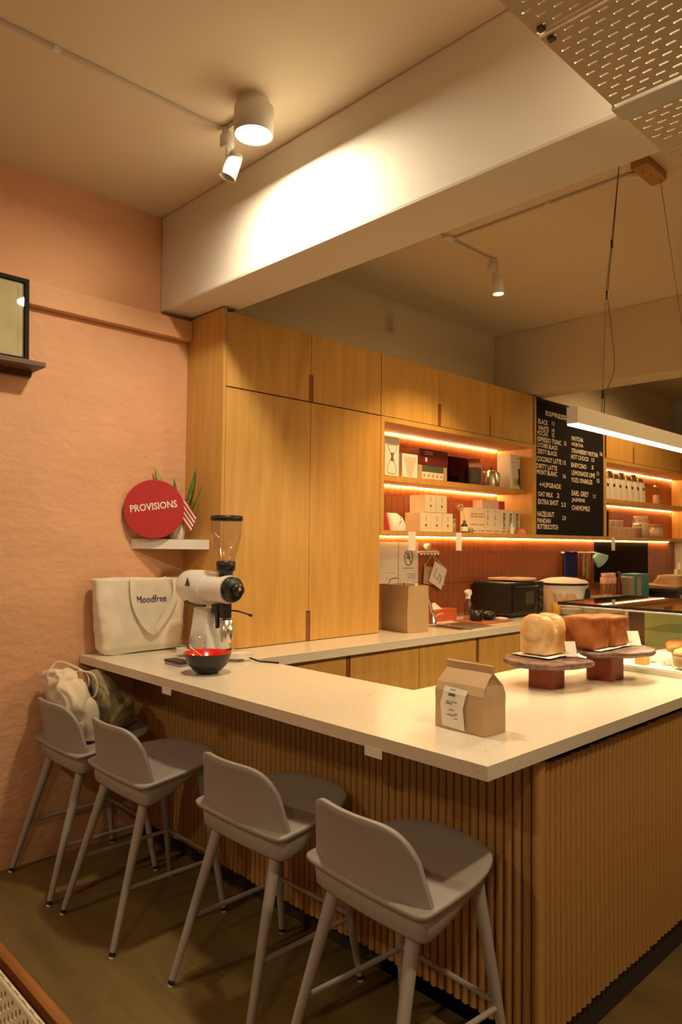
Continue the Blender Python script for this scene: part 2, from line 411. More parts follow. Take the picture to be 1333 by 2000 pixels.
# base cabinets under the rear counter
for i, (a, b) in enumerate(((2.2, 2.8), (2.8, 4.0), (4.0, 5.2), (5.2, 6.4), (6.4, 7.6))):
    lab = ['oak base cabinet by the counter bend', 'oak base cabinet below the big kraft bag', 'oak base cabinet below the black toaster oven',
           'oak base cabinet below the white cooker pot', 'oak base cabinet below the black coffee machine'][i]
    m_ = (a+b)/2
    if i == 0: cabinet('base_cabinet', lab, a, b, .09, .885, .02, .625, [(a, b, ('R', .72, .885))], [(b, .725, .883)])
    else: cabinet('base_cabinet', lab, a, b, .09, .885, .02, .625, [(a, m_, ('L', .72, .885)), (m_, b, ('R', .72, .885))], [(b-.012, .725, .883)])
# ================================================================== counters
ct = thing('service_counter', 'L-shaped speckled stone bar counter clad in vertical oak slats', 'counter', (1.3, 1.9, 0))
P('worktop', G().prism([(.004, 1.567), (2.378, 1.567), (2.378, 5.6), (1.632, 5.6), (1.632, 2.157), (.004, 2.139)][0:6], .897, H), M_STONE, ct)
B('core', .004, 2.30, 1.88, 2.13, .10, .895, M_DARKGAP, ct); B('core', 1.66, 2.33, 1.88, 5.58, .10, .895, M_DARKGAP, ct)
B('plinth', .02, 2.28, 1.93, 2.12, 0, .10, M_DARKGAP, ct); B('plinth', 1.68, 2.345, 1.93, 5.55, 0, .10, M_DARKGAP, ct)
SP = .0305
def slat_geo(r=.0135, h0=.10, h1=.893):
    g = G(); n = 8; pr_ = [(r*cos(pi*k/n), -r*.75*sin(pi*k/n)) for k in range(n+1)]
    v = [(a, b, h0) for a, b in pr_]+[(a, b, h1) for a, b in pr_]; m = n+1
    g.add(v, [(i+1, i, m+i, m+i+1) for i in range(n)]+[list(range(m)), list(range(m, 2*m))[::-1], (0, n, m+n, m)], False)
    return g
sg = slat_geo(); slat_me = bpy.data.meshes.new('slat'); slat_me.from_pydata(sg.v, [], sg.f); slat_me.materials.append(M_SLAT); slat_me.update()
sg2 = slat_geo(h1=.872); slat_me2 = bpy.data.meshes.new('slat'); slat_me2.from_pydata(sg2.v, [], sg2.f); slat_me2.materials.append(M_SLAT); slat_me2.update()
def slat(x, y, rz, me):
    o = bpy.data.objects.new('slat', me); link(o); o.parent = ct; o.rotation_euler[2] = rz
    o.location = Vector((x, y, random.uniform(-.003, .003)))-ct.location
x = .02
while x < 2.345: slat(x, 1.868, 0, slat_me); x += SP
y = 1.872
while y < 4.6: slat(2.348, y, pi/2, slat_me2); y += SP
P('corner_post', G().lathe([(.017, .10), (.017, .885)], (2.349, 1.864, 0), 16), M_SLAT, ct)
for x in (.82, 1.98): B('sticker', x-.035, x+.035, 1.5655, 1.5672, .872, .900, M_PAPERW, ct)
rc = thing('rear_counter', 'speckled stone worktop along the tiled kitchen wall', 'counter', (.33, 5.4, .887))
B('worktop', .011, .655, 2.158, 8.84, .888, H, M_STONE, rc, .002)

# ================================================================== lamps
def can_lamp(i, x, y, power):
    lab = ['round white surface can lamp glowing on the ceiling by the beam', 'white ceiling can lamp beyond the counter end', 'white ceiling can lamp by the pink wall behind the viewer', 'added unseen ceiling can lamp behind the viewer, for fill light'][i]
    t = thing('ceiling_lamp', lab, 'lamp', (x, y, 3.10))
    P('housing', G().lathe([(.060, 3.24), (.060, 3.215), (.078, 3.205), (.078, 3.098), (.072, 3.098), (.072, 3.105)], (x, y, 0), 32, caps=False), M_MATTEW, t)
    P('diffuser', G().lathe([(.0715, 3.101), (.0715, 3.108)], (x, y, 0), 32), M_LAMP, t)
    L = bpy.data.lights.new('can_light', 'AREA'); L.shape = 'DISK'; L.size = .14; L.energy = power; L.color = NEUT if i == 0 else ROOMC
    o = bpy.data.objects.new('can_light', L); link(o); o.parent = t; o.location = (0, 0, -.004)
for i, (x, y) in enumerate(CAN_LAMPS): can_lamp(i, x, y, P_CAN if i == 0 else P_ROOM[i])
def spot_lamp(label, x, y, aim, lit, power=0, cone=115):
    t = thing('track_spotlight', label, 'lamp', (x, y, 3.05))
    P('junction_box', G().lathe([(.022, 3.235), (.022, 3.205), (.03, 3.20), (.03, 3.16), (.022, 3.152)], (x, y, 0), 20), M_MATTEW, t)
    P('arm', G().tube([(x, y, 3.155), (x, y, 3.085), (x+.012, y-.004, 3.07)], .005), M_MATTEW, t)
    a = Vector(aim).normalized(); c = Vector((x+.03, y+.01, 3.075))
    h = P('head', G().lathe([(.001, -.045), (.028, -.045), (.03, -.028), (.0285, -.026), (.031, -.022), (.036, .062), (.033, .062), (.03, .04)], c, 24, a, caps=False), M_MATTEW, t)
    if lit:
        P('lens', G().lathe([(.031, .05), (.031, .054)], c, 24, a), M_SPOTL, t)
        L = bpy.data.lights.new('spot', 'SPOT'); L.energy = power; L.spot_size = RAD(cone); L.spot_blend = .6; L.color = WARM; L.shadow_soft_size = .03
        o = bpy.data.objects.new('spot', L); link(o); o.parent = t; o.location = (c+a*.07)-t.location; o.rotation_euler = a.to_track_quat('-Z', 'Y').to_euler()
    else: P('lens', G().lathe([(.031, .05), (.031, .054)], c, 24, a), M_GLASS, t)
spot_lamp('unlit white track spotlight on the ceiling next to the glowing can', .962, 1.715, (-.25, -.28, -1), False)
spot_lamp('lit white spotlight on the kitchen ceiling', .955, 3.68, (.05, .0, -1), True, P_BACK)
spot_lamp('added white spotlight hidden past the far beam, brightening the rear kitchen', 1.35, 6.5, (-.5, .1, -1), True, P_BACK*.6, 140)  # added behind the far beam to brighten the overhead doors and right shelf
spot_lamp('added white spotlight out of view beyond the pendant lamp, for fill light', 3.45, 3.4, (-1.0, .12, -.75), True, P_BACK*.65, 84)  # unseen extra lamp, added to light the pendant side and kitchen front
tr = thing('ceiling_track', 'thin painted conduit along the ceiling leading to the spotlight by the beam', 'track', (.947, .2, 3.22))
B('rail', .940, .954, -3.5, .985, 3.226, 3.238, M_CONDUIT, tr); B('rail', .940, .954, 1.005, 1.69, 3.226, 3.238, M_CONDUIT, tr)
B('coupler', .937, .957, .983, 1.007, 3.224, 3.239, M_MATTEW, tr); B('rail', .985, 1.115, 1.70, 1.715, 3.215, 3.238, M_CONDUIT, tr)
tr = thing('ceiling_track', 'thin painted conduit across the kitchen ceiling behind the beam', 'track', (.96, 3.25, 3.22))
B('rail', .948, .962, 2.25, 3.19, 3.226, 3.238, M_CONDUIT, tr); B('tee', .935, .985, 3.20, 3.27, 3.222, 3.239, M_MATTEW, tr)
B('rail', .948, .962, 3.275, 3.655, 3.226, 3.238, M_CONDUIT, tr); B('rail', .99, 1.56, 3.253, 3.267, 3.226, 3.238, M_CONDUIT, tr)
B('coupler', 1.56, 1.585, 3.25, 3.27, 3.224, 3.239, M_MATTEW, tr); B('rail', 1.585, 1.99, 3.253, 3.267, 3.226, 3.238, M_CONDUIT, tr)
P('plug', G().cyl((1.985, 3.26, 3.222), (2.045, 3.28, 3.222), .014, .017), M_MATTEW, tr)
# linear pendant
pd = thing('pendant_lamp', 'long white linear pendant lamp hung on thin wires over the counter', 'lamp', (2.03, 3.9, 1.98))
PX0, PX1, PY0, PY1, PZ0, PZ1 = 2.000, 2.048, 2.66, 5.0, 1.978, 2.052
B('housing', PX0, PX1, PY0, PY1, PZ0+.006, PZ1, M_MATTEW, pd, .001)
B('diffuser', PX0+.002, PX1-.002, PY0+.003, PY1-.003, PZ0, PZ0+.006, M_PENDL, pd)
L = bpy.data.lights.new('pendant_light', 'AREA'); L.shape = 'RECTANGLE'; L.size = .045; L.size_y = PY1-PY0-.02; L.energy = P_PEND; L.color = (1, .74, .42)
o = bpy.data.objects.new('pendant_light', L); link(o); o.parent = pd; o.location = Vector(((PX0+PX1)/2, (PY0+PY1)/2, PZ0-.003))-pd.location
blk = P('mount', G().prism([(2.04, 3.17), (2.12, 3.17), (2.12, 3.37), (2.095, 3.395), (2.04, 3.395)], 3.205, 3.239), mat('mount_wood', (.42, .22, .07), .5, var=.1, vs=6), pd)
for q in ((2.07, 3.23), (2.08, 3.29), (2.095, 3.36)): P('screw', G().lathe([(.004, 3.2035), (.004, 3.2055)], (*q, 0), 8), M_BLACK, blk)
P('wire', G().tube(cr([(1.985, 3.17, 3.235), (1.985, 3.10, 2.9), (1.995, 3.02, 2.62), (2.005, 2.98, 2.40), (2.01, 2.955, 2.20), (2.015, 2.93, 2.055)], 6), .0016, 6), M_WIRE, pd)
P('cord', G().tube(cr([(1.985, 3.17, 3.235), (1.988, 3.105, 2.9), (1.998, 3.03, 2.62), (2.018, 3.02, 2.45), (2.03, 3.02, 2.27), (2.02, 2.96, 2.15), (2.015, 2.95, 2.055)], 6), .0024, 6), M_WIRE, pd)
for q in ((1.990, 3.085, 2.85), (1.998, 3.02, 2.60), (2.013, 2.945, 2.145)): P('crimp', G().cyl((q[0], q[1], q[2]-.018), (q[0], q[1]+.002, q[2]+.018), .0065, n=8), M_BLACK, pd)
P('wire', G().tube([(2.095, 3.36, 3.205), (2.03, 4.0, 2.052)], .0016, 6), M_WIRE, pd)

# perforated metal ceiling trays
def perforated(name, parent, M, nu, nv, pu, pv, sl, sw, m):
    """sheet in local u,v with stadium slots cut through; staggered rows"""
    g = G(); q = 5
    for j in range(nv):
        for i in range(nu):
            sh = pu/2*(j % 2); cx, cy = (i+.5)*pu+sh, (j+.5)*pv
            ring = []
            for k in range(q+1):
                a = -pi/2+pi*k/q; ring.append((cx+sl/2-sw/2+cos(a)*sw/2, cy+sin(a)*sw/2))
            for k in range(q+1):
                a = pi/2+pi*k/q; ring.append((cx-sl/2+sw/2+cos(a)*sw/2, cy+sin(a)*sw/2))
            c = [(i*pu+sh, j*pv), ((i+1)*pu+sh, j*pv), ((i+1)*pu+sh, (j+1)*pv), (i*pu+sh, (j+1)*pv)]
            if sh and i == 0: g.box(0, sh, j*pv, (j+1)*pv, 0, .002)
            if not sh and i == nu-1: g.box(nu*pu, (nu+.5)*pu, j*pv, (j+1)*pv, 0, .002)
            for z0, fl in ((0, False), (.002, True)):
                v = [(a, b, z0) for a, b in c]+[(a, b, z0) for a, b in ring]
                R0 = 4; n = q+1
                f = [[1]+[2]+[R0+k for k in range(n-1, -1, -1)], [3, 0]+[R0+n+k for k in range(n-1, -1, -1)],
                     [0, 1, R0, R0+2*n-1], [2, 3, R0+n, R0+n-1]]
                f = [a if fl else a[::-1] for a in f]
                g.add(v, f)
            v = [(a, b, 0) for a, b in ring]+[(a, b, .002) for a, b in ring]; n2 = len(ring)
            g.add(v, [(k, (k+1) % n2, n2+(k+1) % n2, n2+k) for k in range(n2)])
    g.xform(M); return P(name, g, m, parent)
tray = thing('perforated_tray', 'cream perforated metal ceiling tray hung beside the beam', 'ceiling tray', (3.0, 1.4, 2.65))
def staggered(y0, rows, ZP):
    perforated('sheet', tray, Matrix.Translation((2.612, y0, ZP)), 11, rows, .040, .030, .023, .0068, M_PERF)
ZP = 2.65
staggered(.60, 27, ZP); staggered(1.43, 12, ZP); staggered(1.875, 10, ZP)
B('edge_rail', 2.600, 3.08, 1.80, 1.868, ZP-.006, ZP+.030, mat('grey_metal', (.62, .62, .56), .4), tray, .003)
B('seam_rod', 2.612, 3.07, 1.418, 1.426, ZP-.004, ZP+.004, M_BRUSH, tray)
for yb in (1.40, 1.445): B('bracket', 2.622, 2.637, yb-.007, yb+.007, ZP-.008, ZP+.01, M_WIRE, tray)
B('lip', 2.608, 2.612, .60, 1.80, ZP, ZP+.02, M_PERF, tray); B('lip', 2.608, 2.612, 1.87, 2.17, ZP, ZP+.02, M_PERF, tray)
for xx, yb in ((3.0, .9), (3.0, 1.7)): P('hanger', G().cyl((xx, yb, ZP), (xx, yb, 3.239), .004, n=8), M_BRUSH, tray)
# perforated bench back in the lower corner
pb = thing('perforated_bench', 'cream perforated metal bench back poking in beside the floor step', 'bench', (1.1, .69, -.15))
perforated('back_sheet', pb, Matrix.Translation((.5, .69, -.10)) @ Matrix.Rotation(pi/2, 4, 'X') @ Matrix(((0, 1, 0, 0), (1, 0, 0, 0), (0, 0, 1, 0), (0, 0, 0, 1))), 15, 75, .033, .024, .021, .011, M_PERF)
P('rim', G().tube([(.5, .69, -.15), (.5, .69, .40), (2.32, .69, .40), (2.32, .69, -.15)], .010, 8), M_PERF, pb)
B('seat', .5, 2.32, .30, .68, .06, .085, M_PERF, pb, .006)
for x in (.52, 2.30): P('leg', G().cyl((x, .32, -.15), (x, .32, .06), .012, n=8), M_PERF, pb)

# ================================================================== bar stools
def seat_outline():
    h = [(0, -.008), (.15, -.004), (.212, .002), (.236, .016), (.241, .05), (.238, .14), (.228, .23), (.207, .305), (.163, .37), (.09, .405), (0, .413)]
    pts = [(a, b, 0) for a, b in h]+[(-a, b, 0) for a, b in h[-2:0:-1]]
    return [(p.x, p.y) for p in cr(pts, 3, True)]
def make_stool(label):
    t = thing('bar_stool', label, 'stool', (0, 0, 0), 0, 'grey bar stools at the counter')
    out = seat_outline(); cy = .2
    zt = lambda yl: .590+.10*yl
    def ring(sc, dz, dish=0): return [(a*sc, cy+(b-cy)*sc, zt(cy+(b-cy)*sc)+dz) for a, b in out]
    g = G()
    rings = [ring(.955, -.020), ring(.985, -.016), ring(1.0, -.008), ring(.995, -.002), ring(.975, .0), ring(.85, -.003), ring(.6, -.008), ring(.3, -.011), ring(.05, -.012)]
    g.loft(rings, True, True); P('seat', g, M_STOOL, t, local=True)
    def skh(yl):
        q = max(0, min(1, yl/.34)); return .070*(1-q*q*(3-2*q))+.006
    def sring(sc, k): return [(a*sc, cy+.01+(b-cy)*sc, zt(cy+(b-cy)*sc)-.016-k*skh(b)) for a, b in out]
    P('under_shell', G().loft([sring(.80, 1.0), sring(.885, .985), sring(.92, .85), sring(.935, .4), sring(.94, 0)], True, True), M_STOOL, t, local=True)
    # backrest: bent panel with rounded shoulders
    g = G(); ns, nt_ = 30, 9; F, Bk = [], []
    for j in range(nt_+1):
        for i in range(ns+1):
            s_ = -1+2*i/ns; hh = .206*(1-abs(s_)**6)**.5 if abs(s_) < 1 else 0
            z = hh*j/nt_; tt = z/.206
            xx = (.228-.022*tt)*s_; yl = .010+.042*s_*s_-.035*tt*tt-.012*tt
            zz = zt(yl)-.006+z; nx, ny = -.12*s_, 1; l = math.hypot(nx, ny)
            F.append((xx+nx/l*.008, yl+ny/l*.008, zz)); Bk.append((xx-nx/l*.008, yl-ny/l*.008, zz))
    n1 = ns+1; N = len(F); fs = []
    for j in range(nt_):
        for i in range(ns):
            a = j*n1+i; fs.append((a+1, a, a+n1, a+n1+1)); fs.append((N+a, N+a+1, N+a+n1+1, N+a+n1))
    for i in range(ns): a = nt_*n1+i; fs.append((a+1, a, N+a, N+a+1))
    g.add(F+Bk, fs, True); P('backrest', g, M_STOOL, t, local=True)
    legs = []
    for sx in (-1, 1):
        for fr in (0, 1):
            top = Vector((sx*.150, .075 if not fr else .305, .565 if not fr else .60)); bot = Vector((sx*.208, -.085 if not fr else .395, .02))
            lg = P('leg', G().tube([bot, bot.lerp(top, .5), bot.lerp(top, .93), top], [.0115, .0165, .0205, .0205], 14), M_STOOL, t, local=True)
            d = (top-bot).normalized()
            P('foot_cap', G().cyl(bot-d*.0, bot-d*.014, .0112, .0112, 14), M_BLACK, lg, local=True)
            P('foot_glide', G().cyl((bot-d*.014), (bot.x-d.x*.02, bot.y-d.y*.02, 0.0), .010, .010, 14), M_PAPERW, lg, local=True)
            legs.append((bot, top))
    def at(i, z): b, tp = legs[i]; return b.lerp(tp, (z-b.z)/(tp.z-b.z))
    P('stretcher', G().cyl(at(0, .215), at(1, .215), .0085, n=10), M_STOOL, t, local=True)
    P('stretcher', G().cyl(at(2, .215), at(3, .215), .0085, n=10), M_STOOL, t, local=True)
    P('footrest', G().cyl(at(1, .225), at(3, .225), .0085, n=10), M_STOOL, t, local=True)
    return t
st = make_stool('grey bar stool with two cloth bags on its seat, next to the pink wall')
st.location = (.250, 1.345, 0)
for lab, loc, rz in (('grey bar stool second from the pink wall, overlapping the one with bags', (.770, 1.360, 0), 0),
                     ('grey bar stool third from the pink wall, between two empty stools', (1.475, 1.432, 0), .01),
                     ('nearest grey bar stool, beside the slatted counter corner', (2.070, 1.41, 0), -.06)):
    c = copy_tree(st, loc, rz); c['label'] = lab

# ---- bags on the first stool
def cloth_noise(g, amp, sc, seed):
    g.v = [tuple(Vector(p)+Vector((noise.noise(Vector(p)*sc+Vector((seed, 0, 0))), noise.noise(Vector(p)*sc+Vector((0, seed, 0))), noise.noise(Vector(p)*sc+Vector((0, 0, seed)))))*amp) for p in g.v]; return g
def crease(g, amp, sc, seed):
    out = []
    for p in g.v:
        p = Vector(p); q = p*sc+Vector((seed, seed*.7, 0)); w_ = Vector((noise.noise(q*.6), noise.noise(q*.6+Vector((9, 0, 0))), 0))
        d = (abs(noise.noise(q+w_*1.2))-.22)*amp; out.append(tuple(p+Vector((.55, -.75, .2))*-d))
    g.v = out; return g
def axis_loft(secs, side, n=30, e=2.6, jit=.1, seed=0):
    """sections (centre, ru, rv) strung along an axis; side = direction of ru"""
    cs_ = cr([q[0] for q in secs], 5); rr_ = cr([(q[1], q[2], 0) for q in secs], 5); secs = [(cs_[i], max(.004, rr_[i].x), max(.004, rr_[i].y)) for i in range(len(cs_))]; n *= 2
    rings = []; m = len(secs)
    for i, (c, ru, rv) in enumerate(secs):
        c = Vector(c); t_ = (Vector(secs[min(i+1, m-1)][0])-Vector(secs[max(i-1, 0)][0])).normalized()
        u = Vector(side); u = (u-t_*u.dot(t_)).normalized(); w_ = t_.cross(u); r = []
        for k in range(n):
            a_ = 2*pi*k/n; cc, ss = cos(a_), sin(a_); q = 1+jit*noise.noise(Vector((cc*1.7+seed, ss*1.7, i*.18)))+jit*.6*noise.noise(Vector((cc*4+seed, ss*4, i*.34)))
            r.append(c+u*ru*abs(cc)**(2/e)*(1 if cc >= 0 else -1)*q+w_*rv*abs(ss)**(2/e)*(1 if ss >= 0 else -1)*q)
        rings.append(r)
    return G().loft(rings)
bg = thing('tote_bag', 'slumped cream cloth bag with open top leaning in the stool back', 'bag', (.22, 1.46, .60))
secs = [((.285, 1.480, .606), .100, .060), ((.280, 1.478, .64), .112, .068), ((.265, 1.470, .70), .125, .072), ((.245, 1.462, .755), .135, .070), ((.205, 1.452, .80), .125, .066), ((.165, 1.445, .845), .095, .060), ((.140, 1.44, .885), .070, .052), ((.135, 1.44, .905), .045, .036)]
P('body', crease(cloth_noise(axis_loft(secs, (1, .1, -.35), 36, 2.7, .13, 3), .012, 14, 2), .035, 17, 4), M_CANVAS2, bg)
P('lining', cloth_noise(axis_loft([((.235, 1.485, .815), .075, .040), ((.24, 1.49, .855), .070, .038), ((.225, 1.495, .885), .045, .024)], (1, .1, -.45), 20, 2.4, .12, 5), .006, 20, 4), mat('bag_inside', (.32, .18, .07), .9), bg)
P('side_flap', cloth_noise(axis_loft([((.345, 1.50, .62), .050, .035), ((.350, 1.50, .70), .055, .038), ((.345, 1.495, .765), .050, .034), ((.335, 1.49, .79), .030, .018)], (1, 0, -.1), 22, 4, .06, 8), .006, 18, 6), M_CANVAS2, bg)
P('handle', G().tube(cr([(.12, 1.42, .90), (.13, 1.45, .935), (.19, 1.485, .925), (.26, 1.52, .895), (.30, 1.525, .85), (.27, 1.51, .81)], 6), .006, 8), M_CANVAS2, bg)
P('handle', G().tube(cr([(.20, 1.50, .89), (.27, 1.50, .905), (.325, 1.53, .895), (.345, 1.545, .84), (.33, 1.53, .79), (.26, 1.50, .785)], 6), .005, 8), M_CANVAS2, bg)
bg2 = thing('tote_bag', 'olive cloth bag lying on the first stool behind the cream bag', 'bag', (.33, 1.62, .615))
secs = [((.225, 1.565, .885), .020, .028), ((.245, 1.570, .865), .045, .045), ((.275, 1.585, .82), .066, .052), ((.310, 1.605, .765), .078, .058), ((.345, 1.625, .715), .084, .066), ((.375, 1.645, .685), .078, .064), ((.395, 1.655, .672), .050, .045)]
P('body', crease(cloth_noise(axis_loft(secs, (.6, .2, .6), 30, 3.2, .16, 9), .010, 18, 5), .03, 20, 7), M_OLIVE, bg2)
P('strap', G().ribbon(cr([(.20, 1.535, .885), (.225, 1.525, .90), (.26, 1.54, .875), (.285, 1.545, .82), (.275, 1.535, .785)], 6), (0, 1, .2), .016, .003), M_WIRE, bg2)

bg.location.x -= .035; bg.location.y -= .03; bg.location.z -= .008; bg2.location.x -= .05; bg2.location.y -= .02; bg2.location.z -= .012
# ================================================================== things on the front counter
# tote with print
tt = thing('tote_bag', 'large white canvas tote bag with purple print standing on the counter', 'bag', (.08, 1.84, H))
rings = []
TZ = lambda z: z
for z, x0, x1, y0, y1 in ((H+.002, .035, .125, 1.64, 2.05), (H+.03, .02, .135, 1.625, 2.065), (H+.12, .02, .135, 1.615, 2.075), (H+.22, .025, .128, 1.605, 2.085), (H+.31, .03, .118, 1.595, 2.09), (H+.365, .032, .112, 1.59, 2.092)):
    rings.append(superring((x0+x1)/2, (y0+y1)/2, z, (x1-x0)/2, (y1-y0)/2, 7, 56, 0, 0))
inner = [[((q[0]-.072)*.9+.072, (q[1]-1.84)*.99+1.84, q[2]-.001) for q in rings[-1]], [((q[0]-.072)*.75+.072, (q[1]-1.84)*.88+1.84, q[2]-.20) for q in rings[-1]]]
def tote_loft(rings, inner):
    fine = []
    for i in range(len(rings)-1):
        for q in range(5): t_ = q/5; fine.append([tuple(Vector(a).lerp(Vector(b), t_)) for a, b in zip(rings[i], rings[i+1])])
    return crease(G().loft(fine+[rings[-1]]+inner), .014, 9, 12)
P('body', cloth_noise(cloth_noise(tote_loft(rings, inner), .011, 6, 11), .005, 17, 3), M_CANVAS, tt)
hp = cr([(.128, 1.772, 1.30), (.140, 1.775, 1.20), (.150, 1.80, 1.12), (.156, 1.845, 1.055), (.156, 1.885, 1.035), (.156, 1.925, 1.075), (.150, 1.985, 1.16), (.142, 2.01, 1.22), (.128, 2.012, 1.30)], 6)
P('handle', G().ribbon(hp, (0, 1, .3), .03, .004), M_CANVAS, tt)
hp = cr([(.03, 1.77, 1.30), (.028, 1.79, 1.285), (.028, 1.90, 1.27), (.03, 2.01, 1.30)], 6)
P('handle', G().ribbon(hp, (1, 0, .2), .03, .004), M_CANVAS, tt)
from mathutils.bvhtree import BVHTree
mat('purple_print', (.10, .06, .16), .8); tote_body = [c for c in tt.children if c.name.startswith('body')][0]; tl0 = Vector(tt.location)
bvh = BVHTree.FromPolygons([tuple(q.co+tl0) for q in tote_body.data.vertices], [list(q.vertices) for q in tote_body.data.polygons])
for sh in (0, .0016):
    g = text_geo('Moodfree', (.15, 1.80+sh, 1.175+sh*.5), (0, 1, .02), (0, 0, 1), width=.165, height=.036); vv = []
    for q in g.v:
        hit = bvh.ray_cast(Vector((.3, q[1], q[2])), Vector((-1, 0, 0)))[0]; vv.append(((hit.x if hit else .135)+.002+sh*.1, q[1], q[2]))
    g.v = vv; P('lettering', g, MATS['purple_print'], tt)
tt.location.z += .006
# grinder
gr = thing('coffee_grinder', 'white shop coffee grinder with clear hopper and black trim', 'coffee grinder', (.46, 2.0, H))
gy = 2.0
g = G().prism([(.30, 1.905), (.34, 1.895), (.52, 1.93), (.66, 2.02), (.66, 2.10), (.50, 2.09), (.34, 2.105), (.30, 2.095)], H+.016, H+.040)
P('base', g, M_WHITE, gr)
for q in ((.335, 1.93), (.335, 2.075), (.62, 2.06)): P('foot', G().lathe([(.014, H), (.014, H+.008), (.01, H+.008), (.01, H+.017)], (*q, 0), 14), M_CHROME, gr)
rings = [superring(.445-.02*k, gy, H+.04+k*.2, .098-.04*k, .07-.022*k, 6, 32) for k in (0, .15, .5, 1.0)]
P('column', G().loft(rings), M_WHITE, gr)
P('base_gasket', G().loft([superring(.445, gy, H+.040, .103, .075, 6, 32), superring(.445, gy, H+.049, .103, .075, 6, 32)]), M_BLACK, gr)
zc = 1.272
P('motor_housing', G().lathe([(.03, .235), (.066, .24), (.078, .255), (.082, .28), (.083, .43), (.078, .445)], (0, gy, zc), 36, (1, 0, 0)), M_WHITE, gr)
P('burr_housing', G().lathe([(.076, .44), (.070, .455), (.068, .60), (.066, .615)], (0, gy, zc), 36, (1, 0, 0)), M_WHITE, gr)
P('cradle_gasket', G().tube([(.36+.17*k/14, gy-.0845*cos(.35-.2*k/14), zc-.084*sin(.9+.25*sin(k/14*pi*1.0)+k/14*.25)) for k in range(15)], .006, 6), M_BLACK, gr)
P('dial', G().lathe([(.058, .614), (.060, .617), (.060, .635), (.054, .641), (.001, .641)], (0, gy, zc), 36, (1, 0, 0)), M_BLACK, gr)
P('knob', G().lathe([(.030, .64), (.031, .643), (.028, .668), (.001, .670)], (0, gy+.012, zc), 24, (1, 0, 0)), M_BLACK, gr)
P('knob_pin', G().lathe([(.007, .669), (.006, .673), (.001, .674)], (0, gy+.012, zc), 14, (1, 0, 0)), mat('copper', (.7, .35, .2), .3, metal=1), gr)
P('hopper_collar', G().lathe([(.034, 1.325), (.034, 1.355), (.044, 1.358), (.046, 1.40), (.040, 1.405)], (.572, gy, 0), 28), M_BLACK, gr)
P('hopper', G().lathe([(.040, 1.400), (.047, 1.428), (.056, 1.456), (.069, 1.512), (.0735, 1.55), (.073, 1.597)], (.572, gy, 0), 36, caps=False), M_AMBER, gr)
P('hopper_lid', G().lathe([(.074, 1.594), (.077, 1.597), (.077, 1.615), (.070, 1.620), (.001, 1.620)], (.572, gy, 0), 36), M_BLACK, gr)
B('chute', .548, .592, gy-.024, gy+.024, 1.135, 1.208, M_BLACK, gr, .004)
B('chute_bracket', .50, .55, gy-.03, gy+.03, 1.155, 1.20, M_BLACK, gr, .004)
P('clamp', G().prism([(.53, 1.16), (.555, 1.16), (.553, 1.09), (.54, 1.085)], gy-.03, gy-.018, 'y'), M_BLACK, gr)
P('lever', G().tube(cr([(.60, gy, 1.175), (.64, gy+.03, 1.17), (.67, gy+.06, 1.158), (.685, gy+.075, 1.15)], 4), [.004]*9+[.006, .008, .008, .005], 8), M_BLACK, gr)
P('dosing_cup', G().lathe([(.026, 1.025), (.030, 1.03), (.034, 1.13), (.032, 1.13), (.028, 1.04), (.001, 1.04)], (.585, gy, 0), 28), M_CHROME, gr)
for yy0, xx0 in ((0, .30), (1, .40)):
    for k in range(5):
        a = RAD(205+k*7); P('vent_slot', G().box(xx0, xx0+.02, -.0012, .0012, -.001, .001).xform(Matrix.Translation((0, gy+.0832*cos(a), zc+.0832*sin(a)+.02))), M_INK, gr)
a = RAD(197)
tri = [(.35, 0), (.395, 0), (.3725, .042)]
P('badge', G().add([(u, gy-.0845, zc+.008+v) for u, v in tri]+[(u, gy-.0825, zc+.008+v) for u, v in tri], [(0, 1, 2), (5, 4, 3), (0, 3, 4, 1), (1, 4, 5, 2), (2, 5, 3, 0)]), M_INK, gr)
B('rating_plate', .375, .415, gy-.0695, gy-.068, H+.065, H+.10, mat('grey_label', (.35, .34, .32), .6), gr)
P('power_cord', G().tube(cr([(.64, 2.08, H+.02), (.70, 2.10, H+.006), (.76, 2.13, H+.004), (.80, 2.145, H+.004)], 5), .004, 8), M_BLACK, gr)
gr.location.x += .03
# bowl, spoon, glass, phone
bw = thing('bowl', 'black bowl with glossy red inside on the counter front edge', 'bowl', (.815, 1.765, H))
P('shell', G().lathe([(.045, 0), (.048, .008), (.056, .010), (.085, .04), (.100, .083), (.102, .088)], (.815, 1.765, H), 40, caps=False), M_BLACK, bw)
P('lining', G().lathe([(.102, .088), (.099, .0875), (.082, .042), (.05, .014), (.001, .012)], (.815, 1.765, H), 40, caps=False), mat('red_lacquer', (.62, .015, .008), .15, coat=.5), bw)
sp = P('spoon', G().tube([(.80, 1.80, H+.03), (.775, 1.735, H+.085), (.765, 1.705, H+.108)], [.004, .003, .005], 8), M_BRUSH, None, label='small steel spoon standing in the red bowl', cat='spoon')
gl = thing('drinking_glass', 'empty clear tumbler standing behind the red bowl', 'glass', (.56, 1.885, H))
P('wall', G().lathe([(.028, .004), (.030, .006), (.034, .125), (.0325, .125), (.028, .014), (.001, .012)], (.56, 1.885, H), 28, caps=False), M_WARE, gl)
P('base', G().lathe([(.028, 0), (.0295, .004), (.001, .006)], (.56, 1.885, H), 28), M_GLASS, gl)
ph = thing('card_case', 'dark flat card case with purple edge beside the bowl', 'case', (.56, 1.78, H))
B('lid', .49, .63, 1.745, 1.81, H+.012, H+.022, M_BLACK, ph, .003); B('tray', .493, .627, 1.748, 1.807, H, H+.012, mat('lilac', (.35, .25, .38), .5), ph, .002)
